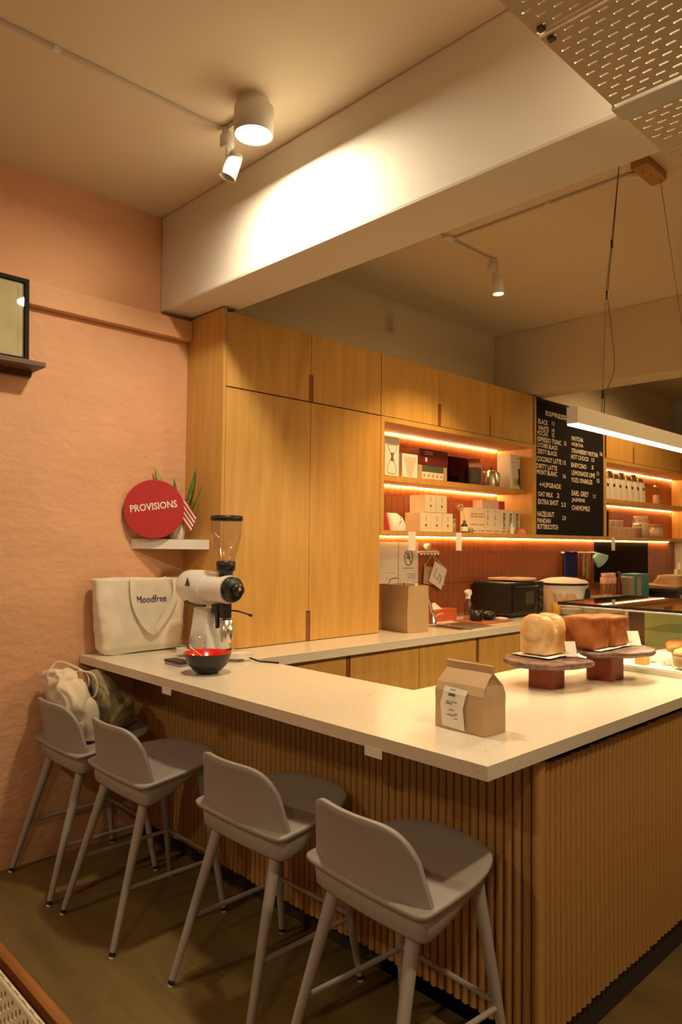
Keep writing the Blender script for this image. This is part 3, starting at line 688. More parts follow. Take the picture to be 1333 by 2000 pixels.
# corner shelf with disc sign, plant and flag
cs = P('corner_shelf', G().prism([(.002, 2.138), (.002, 1.828), (.252, 2.138)], 1.454, 1.505), M_MATTEW, None, label='small white corner shelf between pink wall and cupboard', cat='shelf')
ds = thing('disc_sign', 'round red sign with white lettering leaning on the corner shelf', 'sign', (.105, 1.905, 1.507))
nrm = Vector((.87, -.49, .0)).normalized(); rt = Vector((.49, .87, 0)).normalized(); upv = nrm.cross(rt)*-1; upv = Vector((0, 0, 1))
c0 = Vector((.098, 1.900, 1.507+.152))
P('disc', G().lathe([(.150, -.004), (.152, -.003), (.152, .003), (.150, .004)], c0, 64, nrm), M_RED, ds)
tl = RAD(8); r_ = rt*cos(tl)+upv*sin(tl); u_ = upv*cos(tl)-rt*sin(tl)
text('PROVISIONS', c0+nrm*.0045-r_*.118-u_*.004, r_, u_, mat('white_print', (.8, .74, .68), .6), ds, width=.236, height=.038, depth=.001, bold=.02)
def leaf(name, base, tip, w, m, parent, bend=(0, 0, 0)):
    base, tip = Vector(base), Vector(tip); ax = tip-base; side = ax.cross(nrm).normalized(); g = G(); v = []; n = 9
    for i in range(n):
        t_ = i/(n-1); c = base+ax*t_+Vector(bend)*sin(pi*t_); ww = w*(sin(pi*min(1, t_*.62+.36))**.9) if t_ < 1 else 0
        ww = max(ww, .0005); v += [c-side*ww, c+nrm*.004, c+side*ww, c-nrm*.003]
    f = []
    for i in range(n-1):
        for k in range(4): f.append((i*4+k, i*4+(k+1) % 4, (i+1)*4+(k+1) % 4, (i+1)*4+k))
    f += [(3, 2, 1, 0), (n*4-4, n*4-3, n*4-2, n*4-1)]
    g.add(v, f, True); return P(name, g, m, parent)
pt = thing('potted_plant', 'small snake plant behind the red disc sign', 'plant', (.075, 2.055, 1.506))
P('pot', G().lathe([(.035, 0), (.038, .002), (.048, .09), (.044, .09), (.042, .075), (.001, .075)], (.075, 2.055, 1.506), 24), M_MATTEW, pt)
leaf('leaf', (.06, 2.045, 1.58), (.03, 1.935, 1.885), .032, M_LEAFP, pt); leaf('leaf', (.08, 2.05, 1.58), (.07, 2.03, 1.835), .018, M_LEAF, pt)
leaf('leaf', (.09, 2.06, 1.58), (.17, 2.105, 1.895), .017, M_LEAF, pt, (.02, .0, 0)); leaf('leaf', (.09, 2.06, 1.60), (.215, 2.115, 1.80), .007, M_LEAF, pt, (.01, 0, -.03))
fg = thing('flag', 'small red and white striped paper flag beside the disc sign', 'flag', (.15, 2.05, 1.506))
P('stick', G().cyl((.12, 2.02, 1.507), (.165, 2.075, 1.74), .002, n=6), M_OAKD, fg)
fo = Vector((.150, 2.050, 1.72)); fv = Vector((.040, .050, -.092)); fu = Vector((-.020, -.024, -.086))
for k in range(9):
    a_, b_ = k/9, (k+1)/9; g = G(); v = []
    for i in range(7):
        s_ = i/6
        for q in (a_, b_): v.append(fo+fu*q+fv*s_+nrm*.006*sin(s_*5+q*3))
    v2 = [p-nrm*.0008 for p in v]; m_ = len(v)
    f = [(2*i, 2*i+1, 2*i+3, 2*i+2) for i in range(6)]+[(m_+2*i+2, m_+2*i+3, m_+2*i+1, m_+2*i) for i in range(6)]
    P('stripe', G().add(v+v2, f, True), M_RED if k % 2 == 0 else M_PAPERW, fg)
# picture on ledge
pc = thing('picture_ledge', 'dark wooden picture ledge high on the pink wall', 'shelf', (.08, .8, 2.27))
B('board', 0, .15, .2, 1.305, 2.283, 2.305, mat('walnut', (.115, .05, .025), .5, var=.15, vs=5, stretch=(4, .5, 4)), pc, .002)
B('rail', .0, .018, .2, 1.29, 2.255, 2.283, MATS['walnut'], pc)
pf = thing('framed_print', 'black framed print of a pale map standing on the wall ledge', 'picture', (.1, .8, 2.305))
tiltx = .03
def fr(y0, y1, z0, z1, x0, x1, m, n): return P(n, G().add([(x+(z-2.305)*-.06, y, z) for z in (z0, z1) for y in (y0, y1) for x in (x0, x1)], [(0, 2, 3, 1), (4, 5, 7, 6), (0, 1, 5, 4), (2, 6, 7, 3), (0, 4, 6, 2), (1, 3, 7, 5)]), m, pf)
FB = mat('black_frame', (.012, .009, .008), .7, spec=.2)
fr(1.225, 1.243, 2.306, 2.69, .085, .110, FB, 'stile'); fr(.6, .618, 2.306, 2.69, .085, .110, FB, 'stile'); fr(.618, 1.225, 2.672, 2.69, .085, .110, FB, 'rail'); fr(.618, 1.225, 2.306, 2.322, .085, .110, FB, 'rail')
fr(.618, 1.225, 2.322, 2.672, .088, .095, mat('map_print', (.62, .57, .34), .6, col2=(.52, .47, .24), vs=9), 'print'); fr(1.198, 1.199, 2.34, 2.655, .095, .0953, M_INK, 'print_border')
fr(.618, 1.225, 2.322, 2.672, .100, .102, M_GLASS, 'glazing')
# paper bag on the counter corner
kb = thing('paper_bag', 'folded brown paper bag with white receipt on the counter corner', 'bag', (2.12, 1.84, H))
ang = RAD(-3); bx, by = 2.122, 1.845
def kq(pts): return [(bx+x_*cos(ang)-y_*sin(ang), by+x_*sin(ang)+y_*cos(ang), H+z_) for x_, y_, z_ in pts]
def rect(a, b, z_, dx=0, dy=0, pin=0):
    n = 6; o_ = []
    for i in range(n): o_.append((-a+2*a*i/n+dx, -b-.004*sin(pi*i/n*2), z_))
    for i in range(n): t_ = i/n; o_.append((a-pin*sin(pi*t_)+dx, -b+2*b*t_, z_))
    for i in range(n): o_.append((a-2*a*i/n+dx, b, z_))
    for i in range(n): t_ = i/n; o_.append((-a+pin*sin(pi*t_)+dx, b-2*b*t_, z_))
    return kq(o_)
P('body', G().loft([rect(.093, .053, .001), rect(.093, .053, .03, 0, 0, .004), rect(.091, .055, .08, 0, 0, .010), rect(.093, .054, .115, 0, 0, .012), rect(.091, .044, .14, 0, 0, .020), rect(.088, .018, .165, 0, 0, .012), rect(.087, .004, .178), rect(.088, .003, .198)], True, True, False), M_KRAFT, kb)
P('fold_flap', G().loft([rect(.089, .0045, .176), rect(.0895, .0055, .199), rect(.089, .004, .201)], True, True, False), M_KRAFT, kb)
rv = []
for (x_, z_, yy_) in ((-.060, .010, -.0590), (-.066, .075, -.0610), (-.055, .115, -.0600), (-.050, .130, -.0560)):
    rv.append(kq([(x_, yy_, z_), (x_+.088, yy_, z_-.004)]))
g = G(); v = [p for r in rv for p in r]; v += [(p[0], p[1]+.001, p[2]) for p in v]
g.add(v, [(2*i, 2*i+1, 2*i+3, 2*i+2) for i in range(3)]+[(8+2*i+2, 8+2*i+3, 8+2*i+1, 8+2*i) for i in range(3)])
rec = P('receipt', g, M_PAPERW, kb)
dr = Vector((cos(ang), sin(ang), 0))
for (z_, x_, w_, h_) in ((.122, -.028, .02, .002), (.103, -.036, .024, .007), (.084, -.045, .012, .002), (.084, -.028, .008, .002), (.084, -.017, .012, .002), (.078, -.048, .024, .002), (.06, -.035, .02, .0015), (.05, -.014, .012, .0015), (.045, -.042, .03, .0015), (.036, -.014, .012, .0015)):
    q = kq([(x_+.004, -.0618, z_)])[0]; P('print', G().box(q[0], q[0]+w_*dr.x, q[1]+w_*dr.y-.0004, q[1], q[2], q[2]+h_), M_INK, rec)

# bread stands
def slab(cx, cy_, z0, z1, rx, ry, seed, rot=0):
    n = 40; rings = []
    for z_, sc in ((z0, .93), (z0+(z1-z0)*.3, 1.0), (z0+(z1-z0)*.75, 1.0), (z1, .97)):
        r = []
        for k in range(n):
            a = 2*pi*k/n; q = 1+.13*noise.noise(Vector((cos(a)*1.6+seed, sin(a)*1.6, 0)))+.03*noise.noise(Vector((cos(a)*6+seed, sin(a)*6, z_*80)))
            X, Y = rx*cos(a)*q*sc, ry*sin(a)*q*sc
            r.append((cx+X*cos(rot)-Y*sin(rot), cy_+X*sin(rot)+Y*cos(rot), z_+.006*noise.noise(Vector((cos(a)*2, sin(a)*2, seed)))))
        rings.append(r)
    return G().loft(rings, True, True)
s1 = thing('cake_stand', 'wavy stone cake stand on a red block under the pale loaf', 'stand', (1.94, 2.62, H))
B('block', 1.885, 1.99, 2.565, 2.66, H, 1.018, M_REDWOOD, s1, .002); P('plate', slab(1.925, 2.635, 1.0185, 1.042, .18, .145, 1.3, RAD(55)), M_STONEPL, s1)
s2 = thing('cake_stand', 'wavy stone cake stand on a red block under the brown loaves', 'stand', (2.03, 2.98, H))
B('block', 1.955, 2.065, 2.905, 3.02, H, 1.042, M_REDWOOD, s2, .002); P('plate', slab(2.05, 2.985, 1.0425, 1.064, .19, .125, 5.1, RAD(75)), M_STONEPL, s2)
def liner(cx, cy_, z, rx, ry, seed):
    g = G(); n = 9; v = []
    for j in range(n):
        for i in range(n):
            u, w_ = -1+2*i/(n-1), -1+2*j/(n-1); z_ = z+.0025+.004*max(0, noise.noise(Vector((u*2+seed, w_*2, 0))))+.006*max(0, max(abs(u), abs(w_))-.7)
            v.append((cx+u*rx, cy_+w_*ry, z_))
    m_ = len(v); v += [(a, b, c-.001) for a, b, c in v]; f = []
    for j in range(n-1):
        for i in range(n-1): a = j*n+i; f += [(a, a+1, a+n+1, a+n), (m_+a+n, m_+a+n+1, m_+a+1, m_+a)]
    return g.add(v, f, True)
P('baking_paper', liner(1.868, 2.705, 1.044, .088, .105, 1), M_PAPERW, None, label='white baking paper under the pale loaf', cat='paper')
P('baking_paper', liner(1.98, 2.975, 1.066, .085, .165, 4), M_PAPERW, None, label='white baking paper under the brown loaves', cat='paper')
def loaf(cx, cy_, z0, lx, ly, h, lobes, m, name, label, group=None, dome=.35):
    bm = bmesh.new(); bmesh.ops.create_cube(bm, size=1); bmesh.ops.subdivide_edges(bm, edges=bm.edges[:], cuts=9, use_grid_fill=True)
    for q in bm.verts:
        p = q.co.copy(); u, w_, t_ = p.x*2, p.y*2, p.z+.5
        k = max(abs(u), abs(w_)); rr = 1.0
        if abs(u) > .82 and abs(w_) > .82: rr = .94
        x_, y_ = u*lx/2*rr, w_*ly/2*rr
        lob = abs(cos(pi*(w_+1)/2*lobes-pi/2)) if lobes > 1 else 1
        top = h*(1-dome*(u*u*.55+.25*(1-lob)+(.35*w_*w_ if lobes else 0))) if dome else h
        z_ = t_*top
        bul = 1+(.05*sin(pi*min(1, t_*1.1)) if dome else .0)
        nz = noise.noise(Vector((x_*18, y_*18, z_*18+cx*7)))*.0035
        q.co = Vector((cx+x_*bul+nz*u, cy_+y_*bul+nz*w_, z0+z_+(nz*1.2 if t_ > .9 else 0)))
    g = G().bm(bm, True); return P(name, g, m, None, label=label, cat='bread', group=group)
def milk_loaf(cx, cy_, z0):
    g = G().box(cx-.063, cx+.063, cy_-.083, cy_+.083, z0, z0+.10, .012)
    for k, dy in enumerate((-.044, .044)):
        rings = []
        for q in range(1, 12):
            a_ = -pi/2+pi*q/12; rings.append(superring(cx, cy_+dy, z0+.098+.066*sin(a_), .073*cos(a_)**.75, .054*cos(a_)**.75, 2.3, 24))
        g.loft(rings)
    o = P('bread_loaf', g, M_BREAD, None, label='pale golden two-humped bread loaf on the cake stand', cat='bread')
    md = o.modifiers.new('join', 'REMESH'); md.mode = 'VOXEL'; md.voxel_size = .0045; md.use_smooth_shade = True
    sm = o.modifiers.new('soft', 'SMOOTH'); sm.factor = .5; sm.iterations = 5
    nt = M_BREAD.node_tree; rp = [n for n in nt.nodes if n.type == 'VALTORGB'][0]
    tc = [n for n in nt.nodes if n.type == 'TEX_COORD'][0]; sx = nt.nodes.new('ShaderNodeSeparateXYZ'); nt.links.new(tc.outputs['Object'], sx.inputs[0])
    mr = nt.nodes.new('ShaderNodeMapRange'); mr.inputs[1].default_value = .115; mr.inputs[2].default_value = .175; nt.links.new(sx.outputs['Z'], mr.inputs[0])
    mx = nt.nodes.new('ShaderNodeMixRGB'); mx.inputs[2].default_value = (.42, .15, .03, 1); nt.links.new(mr.outputs[0], mx.inputs[0])
    nt.links.new(rp.outputs[0], mx.inputs[1]); nt.links.new(mx.outputs[0], nt.nodes['Principled BSDF'].inputs['Base Color'])
milk_loaf(1.862, 2.715, 1.0505)
loaf(1.968, 2.885, 1.073, .13, .15, .132, 1, M_BRICK, 'bread_loaf', 'square brown loaf on the far cake stand next to the pale loaf', dome=.06)
loaf(1.985, 3.04, 1.073, .13, .145, .125, 1, M_BRICK, 'bread_loaf', 'square brown loaf on the far cake stand by the glass case', dome=.06)
def price_tag(label, c, rz, tilt, w=.05, h=.062):
    t = thing('price_tag', label, 'price tag', c, rz)
    M = Matrix.Rotation(tilt, 4, 'X')
    P('holder', G().box(-w/2, w/2, -.0015, .0015, 0, h).box(-w/2, w/2, -.012, .012, 0, .0025).xform(M), M_GLASS, t, local=True)
    P('card', G().box(-w/2+.004, w/2-.004, -.0026, -.0017, .005, h-.004).xform(M), M_PAPERW, t, local=True)
    for k, (t_, ww, zz) in enumerate((('9', .006, h*.2),)):
        g = text_geo(t_, (-w/2+.008, -.0028, zz), (1, 0, 0), (0, 0, 1), width=ww, depth=.0003); P('lettering', g.xform(M), M_INK, t, local=True)
    return t
price_tag('small price card in front of the pale loaf', (2.0, 2.70, 1.047), RAD(48), -.45, .052, .072)
price_tag('tilted price card in front of the brown loaves', (2.10, 3.06, 1.070), RAD(50), -.5, .058, .074)

# ================================================================== glass display case on the counter
dc = thing('display_case', 'glass pastry display case with black-edged top on the counter', 'display case', (2.0, 3.75, H))
CX0, CX1, CY0, CY1, CZ = 1.655, 2.36, 3.215, 3.95, 1.222
B('plinth', CX0, CX1, CY0, CY1, H, H+.022, mat('case_cream', (.70, .66, .55), .35), dc, .002)
B('floor_board', CX0+.01, CX1-.01, CY0+.01, CY1-.01, H+.022, H+.026, M_PAPERW, dc)
for a in ((CX0, CX1, CY0, CY0+.006), (CX1-.006, CX1, CY0+.006, CY1), (CX0, CX0+.006, CY0+.006, CY1), ):
    B('pane', a[0], a[1], a[2], a[3], H+.022, CZ-.012, M_GLASS, dc)
B('rear_panel', CX0+.105, CX1, CY1-.012, CY1, H+.022, CZ-.012, mat('green_mirror', (.42, .46, .16), .15, spec=.8), dc); B('rear_panel', CX0+.017, CX0+.105, CY1-.012, CY1, H+.022, CZ-.012, mat('case_dark', (.05, .03, .02), .4), dc)
B('top_glass', CX0, CX1, CY0, CY1, CZ-.008, CZ, glassmat('dark_top_glass', (.30, .24, .19), 1.6, .004), dc)
P('top_edge', G().box(CX0-.004, CX1+.004, CY0-.006, CY0, CZ-.012, CZ+.002).box(CX0-.006, CX0, CY0, CY1, CZ-.012, CZ+.002).box(CX1, CX1+.006, CY0, CY1, CZ-.012, CZ+.002).box(CX0, CX1, CY1, CY1+.006, CZ-.012, CZ+.002), M_BLACK, dc)
for q in ((CX0, CY1-.02), (CX1-.016, CY1-.02)): B('post', q[0], q[0]+.016, q[1], q[1]+.016, H+.022, CZ-.012, M_MATTEW, dc)
B('shelf_glass', CX0+.25, CX1-.01, CY0+.36, CY1-.02, 1.085, 1.091, M_GLASSG, dc)
B('led_bar', CX0+.02, CX1-.02, CY0+.012, CY0+.024, CZ-.0115, CZ-.0085, M_CASEL, dc)
B('led_reflection', CX0, CX1, CY0-.003, CY0, CZ-.019, CZ-.0125, MATS['case_cream'], dc)  # cream strip standing in for the LED's reflection under the black lip
def roll(label, c, rx, ry, rz_, m, name, rot=0, cat='pastry'):
    g = G(); rings = []
    for k in range(1, 10):
        ph_ = -pi/2+pi*k/10; rings.append(superring(c[0], c[1], c[2]+rz_*(1+sin(ph_)), rx*cos(ph_)**.7, ry*cos(ph_)**.7, 2.4, 24, rot, .06, c[0]*9))
    return P(name, G().loft(rings), m, None, label=label, cat=cat)
ZB = H+.0265
tub = thing('dessert_tub', 'tall clear dessert cup with orange layers in the display case', 'dessert', (2.20, 3.30, ZB))
P('cup', G().lathe([(.045, .012), (.05, .014), (.062, .09), (.060, .09), (.05, .02)], (2.215, 3.30, ZB), 24, caps=False), M_GLASS, tub)
P('cream', G().lathe([(.001, .013), (.046, .014), (.054, .055), (.050, .062), (.001, .066)], (2.215, 3.30, ZB), 24), mat('custard', (.72, .52, .22), .5), tub)
P('topping', G().lathe([(.050, .06), (.054, .066), (.045, .082), (.02, .092), (.001, .09)], (2.215, 3.30, ZB), 20), mat('fruit_orange', (.75, .22, .05), .35, col2=(.85, .55, .2), vs=22), tub)
P('wire_foot', G().tube([(2.17, 3.27, ZB+.014), (2.185, 3.265, ZB+.002), (2.20, 3.27, ZB+.014)], .002, 6).tube([(2.23, 3.34, ZB+.014), (2.245, 3.335, ZB+.002), (2.25, 3.32, ZB+.014)], .002, 6), M_CHROME, tub)
roll('seeded reddish pastry roll near the green glass in the case', (2.10, 3.50, ZB+.05), .05, .10, .025, mat('tart_red', (.5, .13, .03), .4, col2=(.65, .32, .08), vs=25), 'pastry_roll', .3)
P('cake_board', G().box(2.03, 2.16, 3.39, 3.61, ZB, ZB+.05, .004), M_PAPERW, None, label='white riser block holding the pastry roll', cat='riser')
P('cheese_cake', G().prism([(2.00, 3.275), (2.045, 3.27), (2.05, 3.315), (2.005, 3.32)], ZB, ZB+.032), mat('cake_yellow', (.62, .36, .08), .5, var=.1), None, label='small yellow cake cube at the case front', cat='cake')
price_tag('price card lying behind the yellow cake cube', (2.03, 3.38, ZB), RAD(35), -.1, .04, .035); price_tag('price card leaning near the clear dessert cup', (2.115, 3.345, ZB), RAD(35), -.1, .045, .035)
P('pudding_jar', G().lathe([(.03, 0), (.032, .004), (.034, .07), (.028, .075), (.028, .085), (.001, .085)], (2.26, 3.52, ZB), 20), mat('caramel', (.20, .07, .03), .3), None, label='dark caramel pudding jar deep in the display case', cat='jar')
roll('pale cream bun deep in the display case', (2.20, 3.72, ZB), .06, .06, .03, M_BREAD, 'cream_bun')

# ================================================================== menu board
mb = thing('menu_board', 'black chalk menu board with lettering mounted between the wall shelves', 'menu board', (.34, 5.78, 1.582))
B('frame_stile', .02, XF, 5.174, 5.196, 1.58, 2.70, M_OAK, mb); B('frame_stile', .02, XF, 6.362, 6.384, 1.58, 2.70, M_OAK, mb)
B('board', .30, .340, 5.197, 6.361, 1.582, 2.668, M_CHALK, mb)
B('head_gap', .30, .334, 5.197, 6.361, 2.67, 2.70, M_DARKGAP, mb)
MENU=[('ESPRESSO',5.33,5.75,2.570,2.601),('BLACK',5.21,5.37,2.488,2.521),('11',5.43,5.47,2.496,2.525),('WHITE',5.21,5.38,2.434,2.467),('14',5.43,5.47,2.441,2.467),('MOCHA',5.20,5.37,2.394,2.426),('15',5.43,5.47,2.397,2.426),('ESPRESSO TONIC',5.20,5.59,2.344,2.375),('15',5.63,5.67,2.350,2.377),('LYCHEE BLACK',5.20,5.53,2.297,2.325),('ZESTY BLACK',5.20,5.52,2.245,2.274),('COCONUT LATTE',5.19,5.59,2.181,2.214),('15',5.61,5.66,2.184,2.211),('DIRTY LATTE',5.19,5.52,2.123,2.153),('MONT BLANC',5.19,5.52,2.074,2.105),('16',5.61,5.66,2.068,2.097),('++UPGRADE',5.23,5.58,1.972,2.004),('OAT MILK',5.21,5.45,1.895,1.925),('2',5.51,5.55,1.897,1.927),('EXTRA SHOT',5.21,5.54,1.831,1.864),('2.5',5.58,5.66,1.824,1.853),('HAZELNUT',5.20,5.47,1.730,1.764),('PANDAN',5.20,5.41,1.679,1.708),('2.0',5.60,5.66,1.712,1.740),('BUTTERSCOTCH',5.20,5.53,1.628,1.660),('MATCHA',5.76,5.97,2.409,2.439),('HOJICHA',5.76,5.97,2.355,2.385),('STRAWBERRY MATCHA',5.76,6.25,2.301,2.332),('16',6.28,6.33,2.321,2.350),('HOT CHOCO',5.75,6.07,2.248,2.278),('13',6.12,6.17,2.252,2.278),('BABYCINO',5.75,6.03,2.176,2.208),('5',6.12,6.16,2.184,2.210),('LEMONADE LIME',5.76,6.19,2.108,2.141),('11',6.22,6.26,2.135,2.163),('YUZU SPARKLES',5.75,6.14,2.046,2.078),('15',6.22,6.27,2.069,2.098),('EARL GREY',5.76,6.07,1.929,1.966),('11',6.15,6.19,1.925,1.950),('JASMINE',5.76,6.00,1.869,1.902),('CHAMOMILE',5.76,6.09,1.803,1.838)]
for t_, y0, y1, z0, z1 in MENU:
    text(t_, (.341, y0+.018, z0-.004), (0, 1, 0), (0, 0, 1), M_CHALKT, mb, width=(y1-y0)*.985, height=(z1-z0)+.010, bold=.022)

# ================================================================== left wall shelf, upper board (top at 1.943)
Z1 = 1.943; Z0 = 1.579
def carton(name, label, cat, x0, x1, y0, y1, z0, z1, m, group=None, bev=.002):
    t = thing(name, label, cat, ((x0+x1)/2, (y0+y1)/2, z0), 0, group); B('body', x0, x1, y0, y1, z0, z1, m, t, bev); return t
def face_text(t, body, x, y0, z0, w, h, m, vertical=False):
    if vertical: text(body, (x, y0, z0), (0, 0, 1), (0, -1, 0), m, t, width=w, height=h, depth=.0006, bold=.03)
    else: text(body, (x, y0, z0), (0, 1, 0), (0, 0, 1), m, t, width=w, height=h, depth=.0006)
t = carton('brewer_box', 'tall white carton printed with a glass pour-over brewer', 'box', .12, .24, 3.50, 3.64, Z1, 2.205, M_PAPERW)
for pts, r in (([(3.525, 2.15), (3.56, 2.085), (3.57, 2.06), (3.548, 2.04), (3.525, 1.99), (3.533, 1.962), (3.60, 1.960), (3.61, 1.99), (3.588, 2.04), (3.572, 2.06), (3.583, 2.085), (3.615, 2.145), (3.525, 2.15)], .0022),): P('print', G().tube([(.2405, a, b) for a, b in cr([(p[0], p[1], 0) for p in pts], 3) for a, b in ((a, b),)] if False else [(.2405, p.x, p.y) for p in cr([(q[0], q[1], 0) for q in pts], 3)], .0016, 5), M_INK, t)
P('print', G().prism([(3.553, 2.098), (3.592, 2.098), (3.580, 2.07), (3.592, 2.043), (3.55, 2.043), (3.562, 2.07)], .240, .2412, 'x'), mat('collar_brown', (.22, .12, .07), .7), t)
t = carton('cup_box', 'white carton printed with a glass dripper cup', 'box', .13, .24, 3.672, 3.835, Z1, 2.105, M_PAPERW)
P('print', G().prism([(3.69, 2.085), (3.82, 2.085), (3.795, 2.01), (3.77, 1.95), (3.735, 1.95), (3.71, 2.01)], .240, .2408, 'x'), mat('pale_print', (.60, .52, .42), .6), t)
pl = thing('small_plant', 'tiny green plant peeking out between the white cartons', 'plant', (.10, 3.76, Z1))
P('pot', G().lathe([(.03, 0), (.034, .08), (.001, .08)], (.09, 3.76, Z1), 16), M_MATTEW, pl)
for k in range(9):
    a = k*2.4; leaf('leaf', (.09, 3.76, Z1+.08), (.09+.05*cos(a), 3.76+.05*sin(a), Z1+.20+.03*(k % 3)), .012, M_LEAF, pl)
t = carton('gift_box', 'maroon box lying on the kraft drip bag box', 'box', .03, .20, 3.90, 4.225, Z1+.108, Z1+.222, mat('maroon', (.15, .022, .018), .5))
[B('print', .20, .2008, 3.96, 4.05, z_, z_+.010, mat('rose_print', (.45, .25, .22), .6), t) for z_ in (2.124, 2.140)]
B('print', .20, .2008, 3.965, 3.985, 2.075, 2.105, M_PAPERW, t)
t = carton('drip_bag_box', 'kraft box with green band and white pattern under the maroon box', 'box', .05, .20, 3.89, 4.215, Z1, Z1+.106, M_KRAFT)
B('band', .20, .2009, 3.93, 4.17, Z1+.062, Z1+.106, mat('sage', (.09, .12, .08), .6), t); B('pattern', .20, .2009, 3.93, 4.17, Z1+.012, Z1+.058, M_PAPERW, t)
for k in range(5): P('pattern_dot', G().lathe([(.012, 0), (.012, .0006)], (.2009, 3.955+k*.048, Z1+.035), 10, (1, 0, 0)), mat('pattern_pink', (.5, .3, .22), .6), t)
sc_ = thing('acrylic_case', 'smoked brown acrylic storage case on the upper shelf', 'case', (.14, 4.36, Z1))
for a in ((.05, .054, 4.25, 4.48), (.196, .20, 4.25, 4.48), (.054, .196, 4.25, 4.254), (.054, .196, 4.476, 4.48)): B('wall', *a, Z1, Z1+.19, M_SMOKE, sc_)
B('lid', .048, .202, 4.248, 4.482, Z1+.19, Z1+.197, M_SMOKE, sc_); B('tool', .08, .16, 4.29, 4.42, Z1+.002, Z1+.07, M_BLACK, sc_, .01)
def jar(name, label, x, y, z, r, h, content=None, lidm=None, cat='jar', group=None):
    t = thing(name, label, cat, (x, y, z), 0, group)
    P('glass', G().lathe([(r*.9, .001), (r, .01), (r, h*.72), (r*.8, h*.84), (r*.78, h*.88)], (x, y, z), 20, caps=False), M_WARE, t)
    if content: P('content', G().lathe([(.001, .004), (r*.92, .006), (r*.94, h*.66), (r*.6, h*.70), (.001, h*.69)], (x, y, z), 18), content, t)
    P('lid', G().lathe([(r*.82, h*.87), (r*.86, h*.88), (r*.86, h), (.001, h)], (x, y, z), 20), lidm or M_BRUSH, t); return t
jar('storage_jar', 'round glass jar of dark coffee beans beside the kettle', .15, 4.60, Z1, .072, .205, mat('beans', (.03, .015, .008), .5, var=.4, vs=60), M_SMOKE)
kt = thing('kettle', 'small brushed steel gooseneck kettle on the upper shelf', 'kettle', (.15, 4.83, Z1))
P('body', G().lathe([(.062, 0), (.066, .006), (.062, .05), (.05, .105), (.038, .13), (.02, .138), (.001, .14)], (.16, 4.835, Z1), 28), M_BRUSH, kt)
P('lid_knob', G().lathe([(.006, .138), (.009, .15), (.008, .166), (.001, .168)], (.16, 4.835, Z1), 14), M_BLACK, kt)
P('handle', G().tube(cr([(.16, 4.88, Z1+.12), (.165, 4.93, Z1+.125), (.17, 4.945, Z1+.08), (.17, 4.935, Z1+.02)], 5), .007, 8), M_BRUSH, kt)
P('spout', G().tube(cr([(.16, 4.78, Z1+.03), (.16, 4.755, Z1+.04), (.16, 4.765, Z1+.09), (.16, 4.735, Z1+.12)], 5), .005, 8), M_BRUSH, kt)
t = carton('coffee_pack', 'white carton with black and yellow print at the shelf end', 'box', .12, .245, 4.975, 5.115, Z1, Z1+.275, M_PAPERW)
P('print', G().prism([(5.03, Z1+.03), (5.09, Z1+.03), (5.10, Z1+.07), (5.06, Z1+.09), (5.02, Z1+.06)], .245, .2458, 'x'), mat('yellow_print', (.6, .42, .03), .6), t)
P('print', G().prism([(5.075, Z1+.05), (5.112, Z1+.02), (5.112, Z1+.17), (5.085, Z1+.16), (5.095, Z1+.10)], .245, .2459, 'x'), M_BLACK, t)
B('print', .245, .2458, 5.07, 5.11, Z1+.245, Z1+.25, M_INK, t); B('print', .245, .2458, 4.99, 5.03, Z1+.21, Z1+.214, M_INK, t)
# ---- lower board (top at 1.579)
B('folder', .10, .24, 3.385, 3.397, Z0, Z0+.24, mat('lime_card', (.55, .50, .08), .6), label='yellow card folder upright against the shelf side', cat='folder')
P('paper_pennant', G().prism([(3.50, Z0), (3.575, Z0), (3.52, Z0+.15), (3.50, Z0+.16)], .20, .222, 'x'), M_RED, None, label='red paper wedge standing by the yellow folder', cat='card')
t = thing('paper_pouch', 'slumped cream pouch with dark dots on the lower shelf', 'pouch', (.19, 3.65, Z0))
P('body', cloth_noise(G().loft([superring(.19, 3.655, Z0+.002, .05, .075, 4, 28), superring(.19, 3.655, Z0+.04, .055, .08, 3, 28), superring(.185, 3.65, Z0+.085, .045, .07, 3, 28), superring(.18, 3.63, Z0+.12, .02, .05, 3, 28)]), .006, 18, 3), M_PAPERW, t)
for a, b in ((3.64, .05), (3.655, .065), (3.645, .085)): P('dot', G().lathe([(.005, 0), (.005, .002)], (.2425, a+.01, Z0+b), 8, (1, 0, 0)), M_INK, t)
BX = mat('ivory_box', (.70, .60, .44), .6)
k = 0
for (y0, z0, nm) in ((3.855, Z0, 'ivory drip coffee box at the lower row start'), (3.975, Z0, 'ivory drip coffee box second in the lower row'), (4.100, Z0, 'ivory drip coffee box ending the lower row'), (3.905, Z0+.136, 'ivory drip coffee box with red dot on top of the stack'), (4.030, Z0+.136, 'ivory drip coffee box with brown dot on top of the stack')):
    t = carton('coffee_box', nm, 'box', .11, .25, y0, y0+.120, z0, z0+.134 if z0 == Z0 else z0+.122, BX, 'ivory coffee boxes on the lower shelf')
    P('print', G().lathe([(.010, 0), (.010, .0006)], (.25, y0+.062, z0+.045), 8, (1, 0, 0)), M_RED if k == 3 else mat('brown_print', (.16, .06, .03), .7), t)
    B('print', .25, .2506, y0+.04, y0+.085, z0+.022, z0+.0245, mat('faint_print', (.52, .42, .31), .7), t); B('print', .25, .2506, y0+.055, y0+.07, z0+.075, z0+.11, MATS['faint_print'], t); k += 1
jar('spice_jar', 'small glass jar of pale flakes beside the ivory boxes', .20, 4.27, Z0, .035, .10, mat('flakes', (.45, .30, .15), .7, var=.3, vs=60), M_BRUSH)
vs = thing('dried_flower_vase', 'dark vase bottle with a dried flower stem', 'vase', (.26, 4.345, Z0))
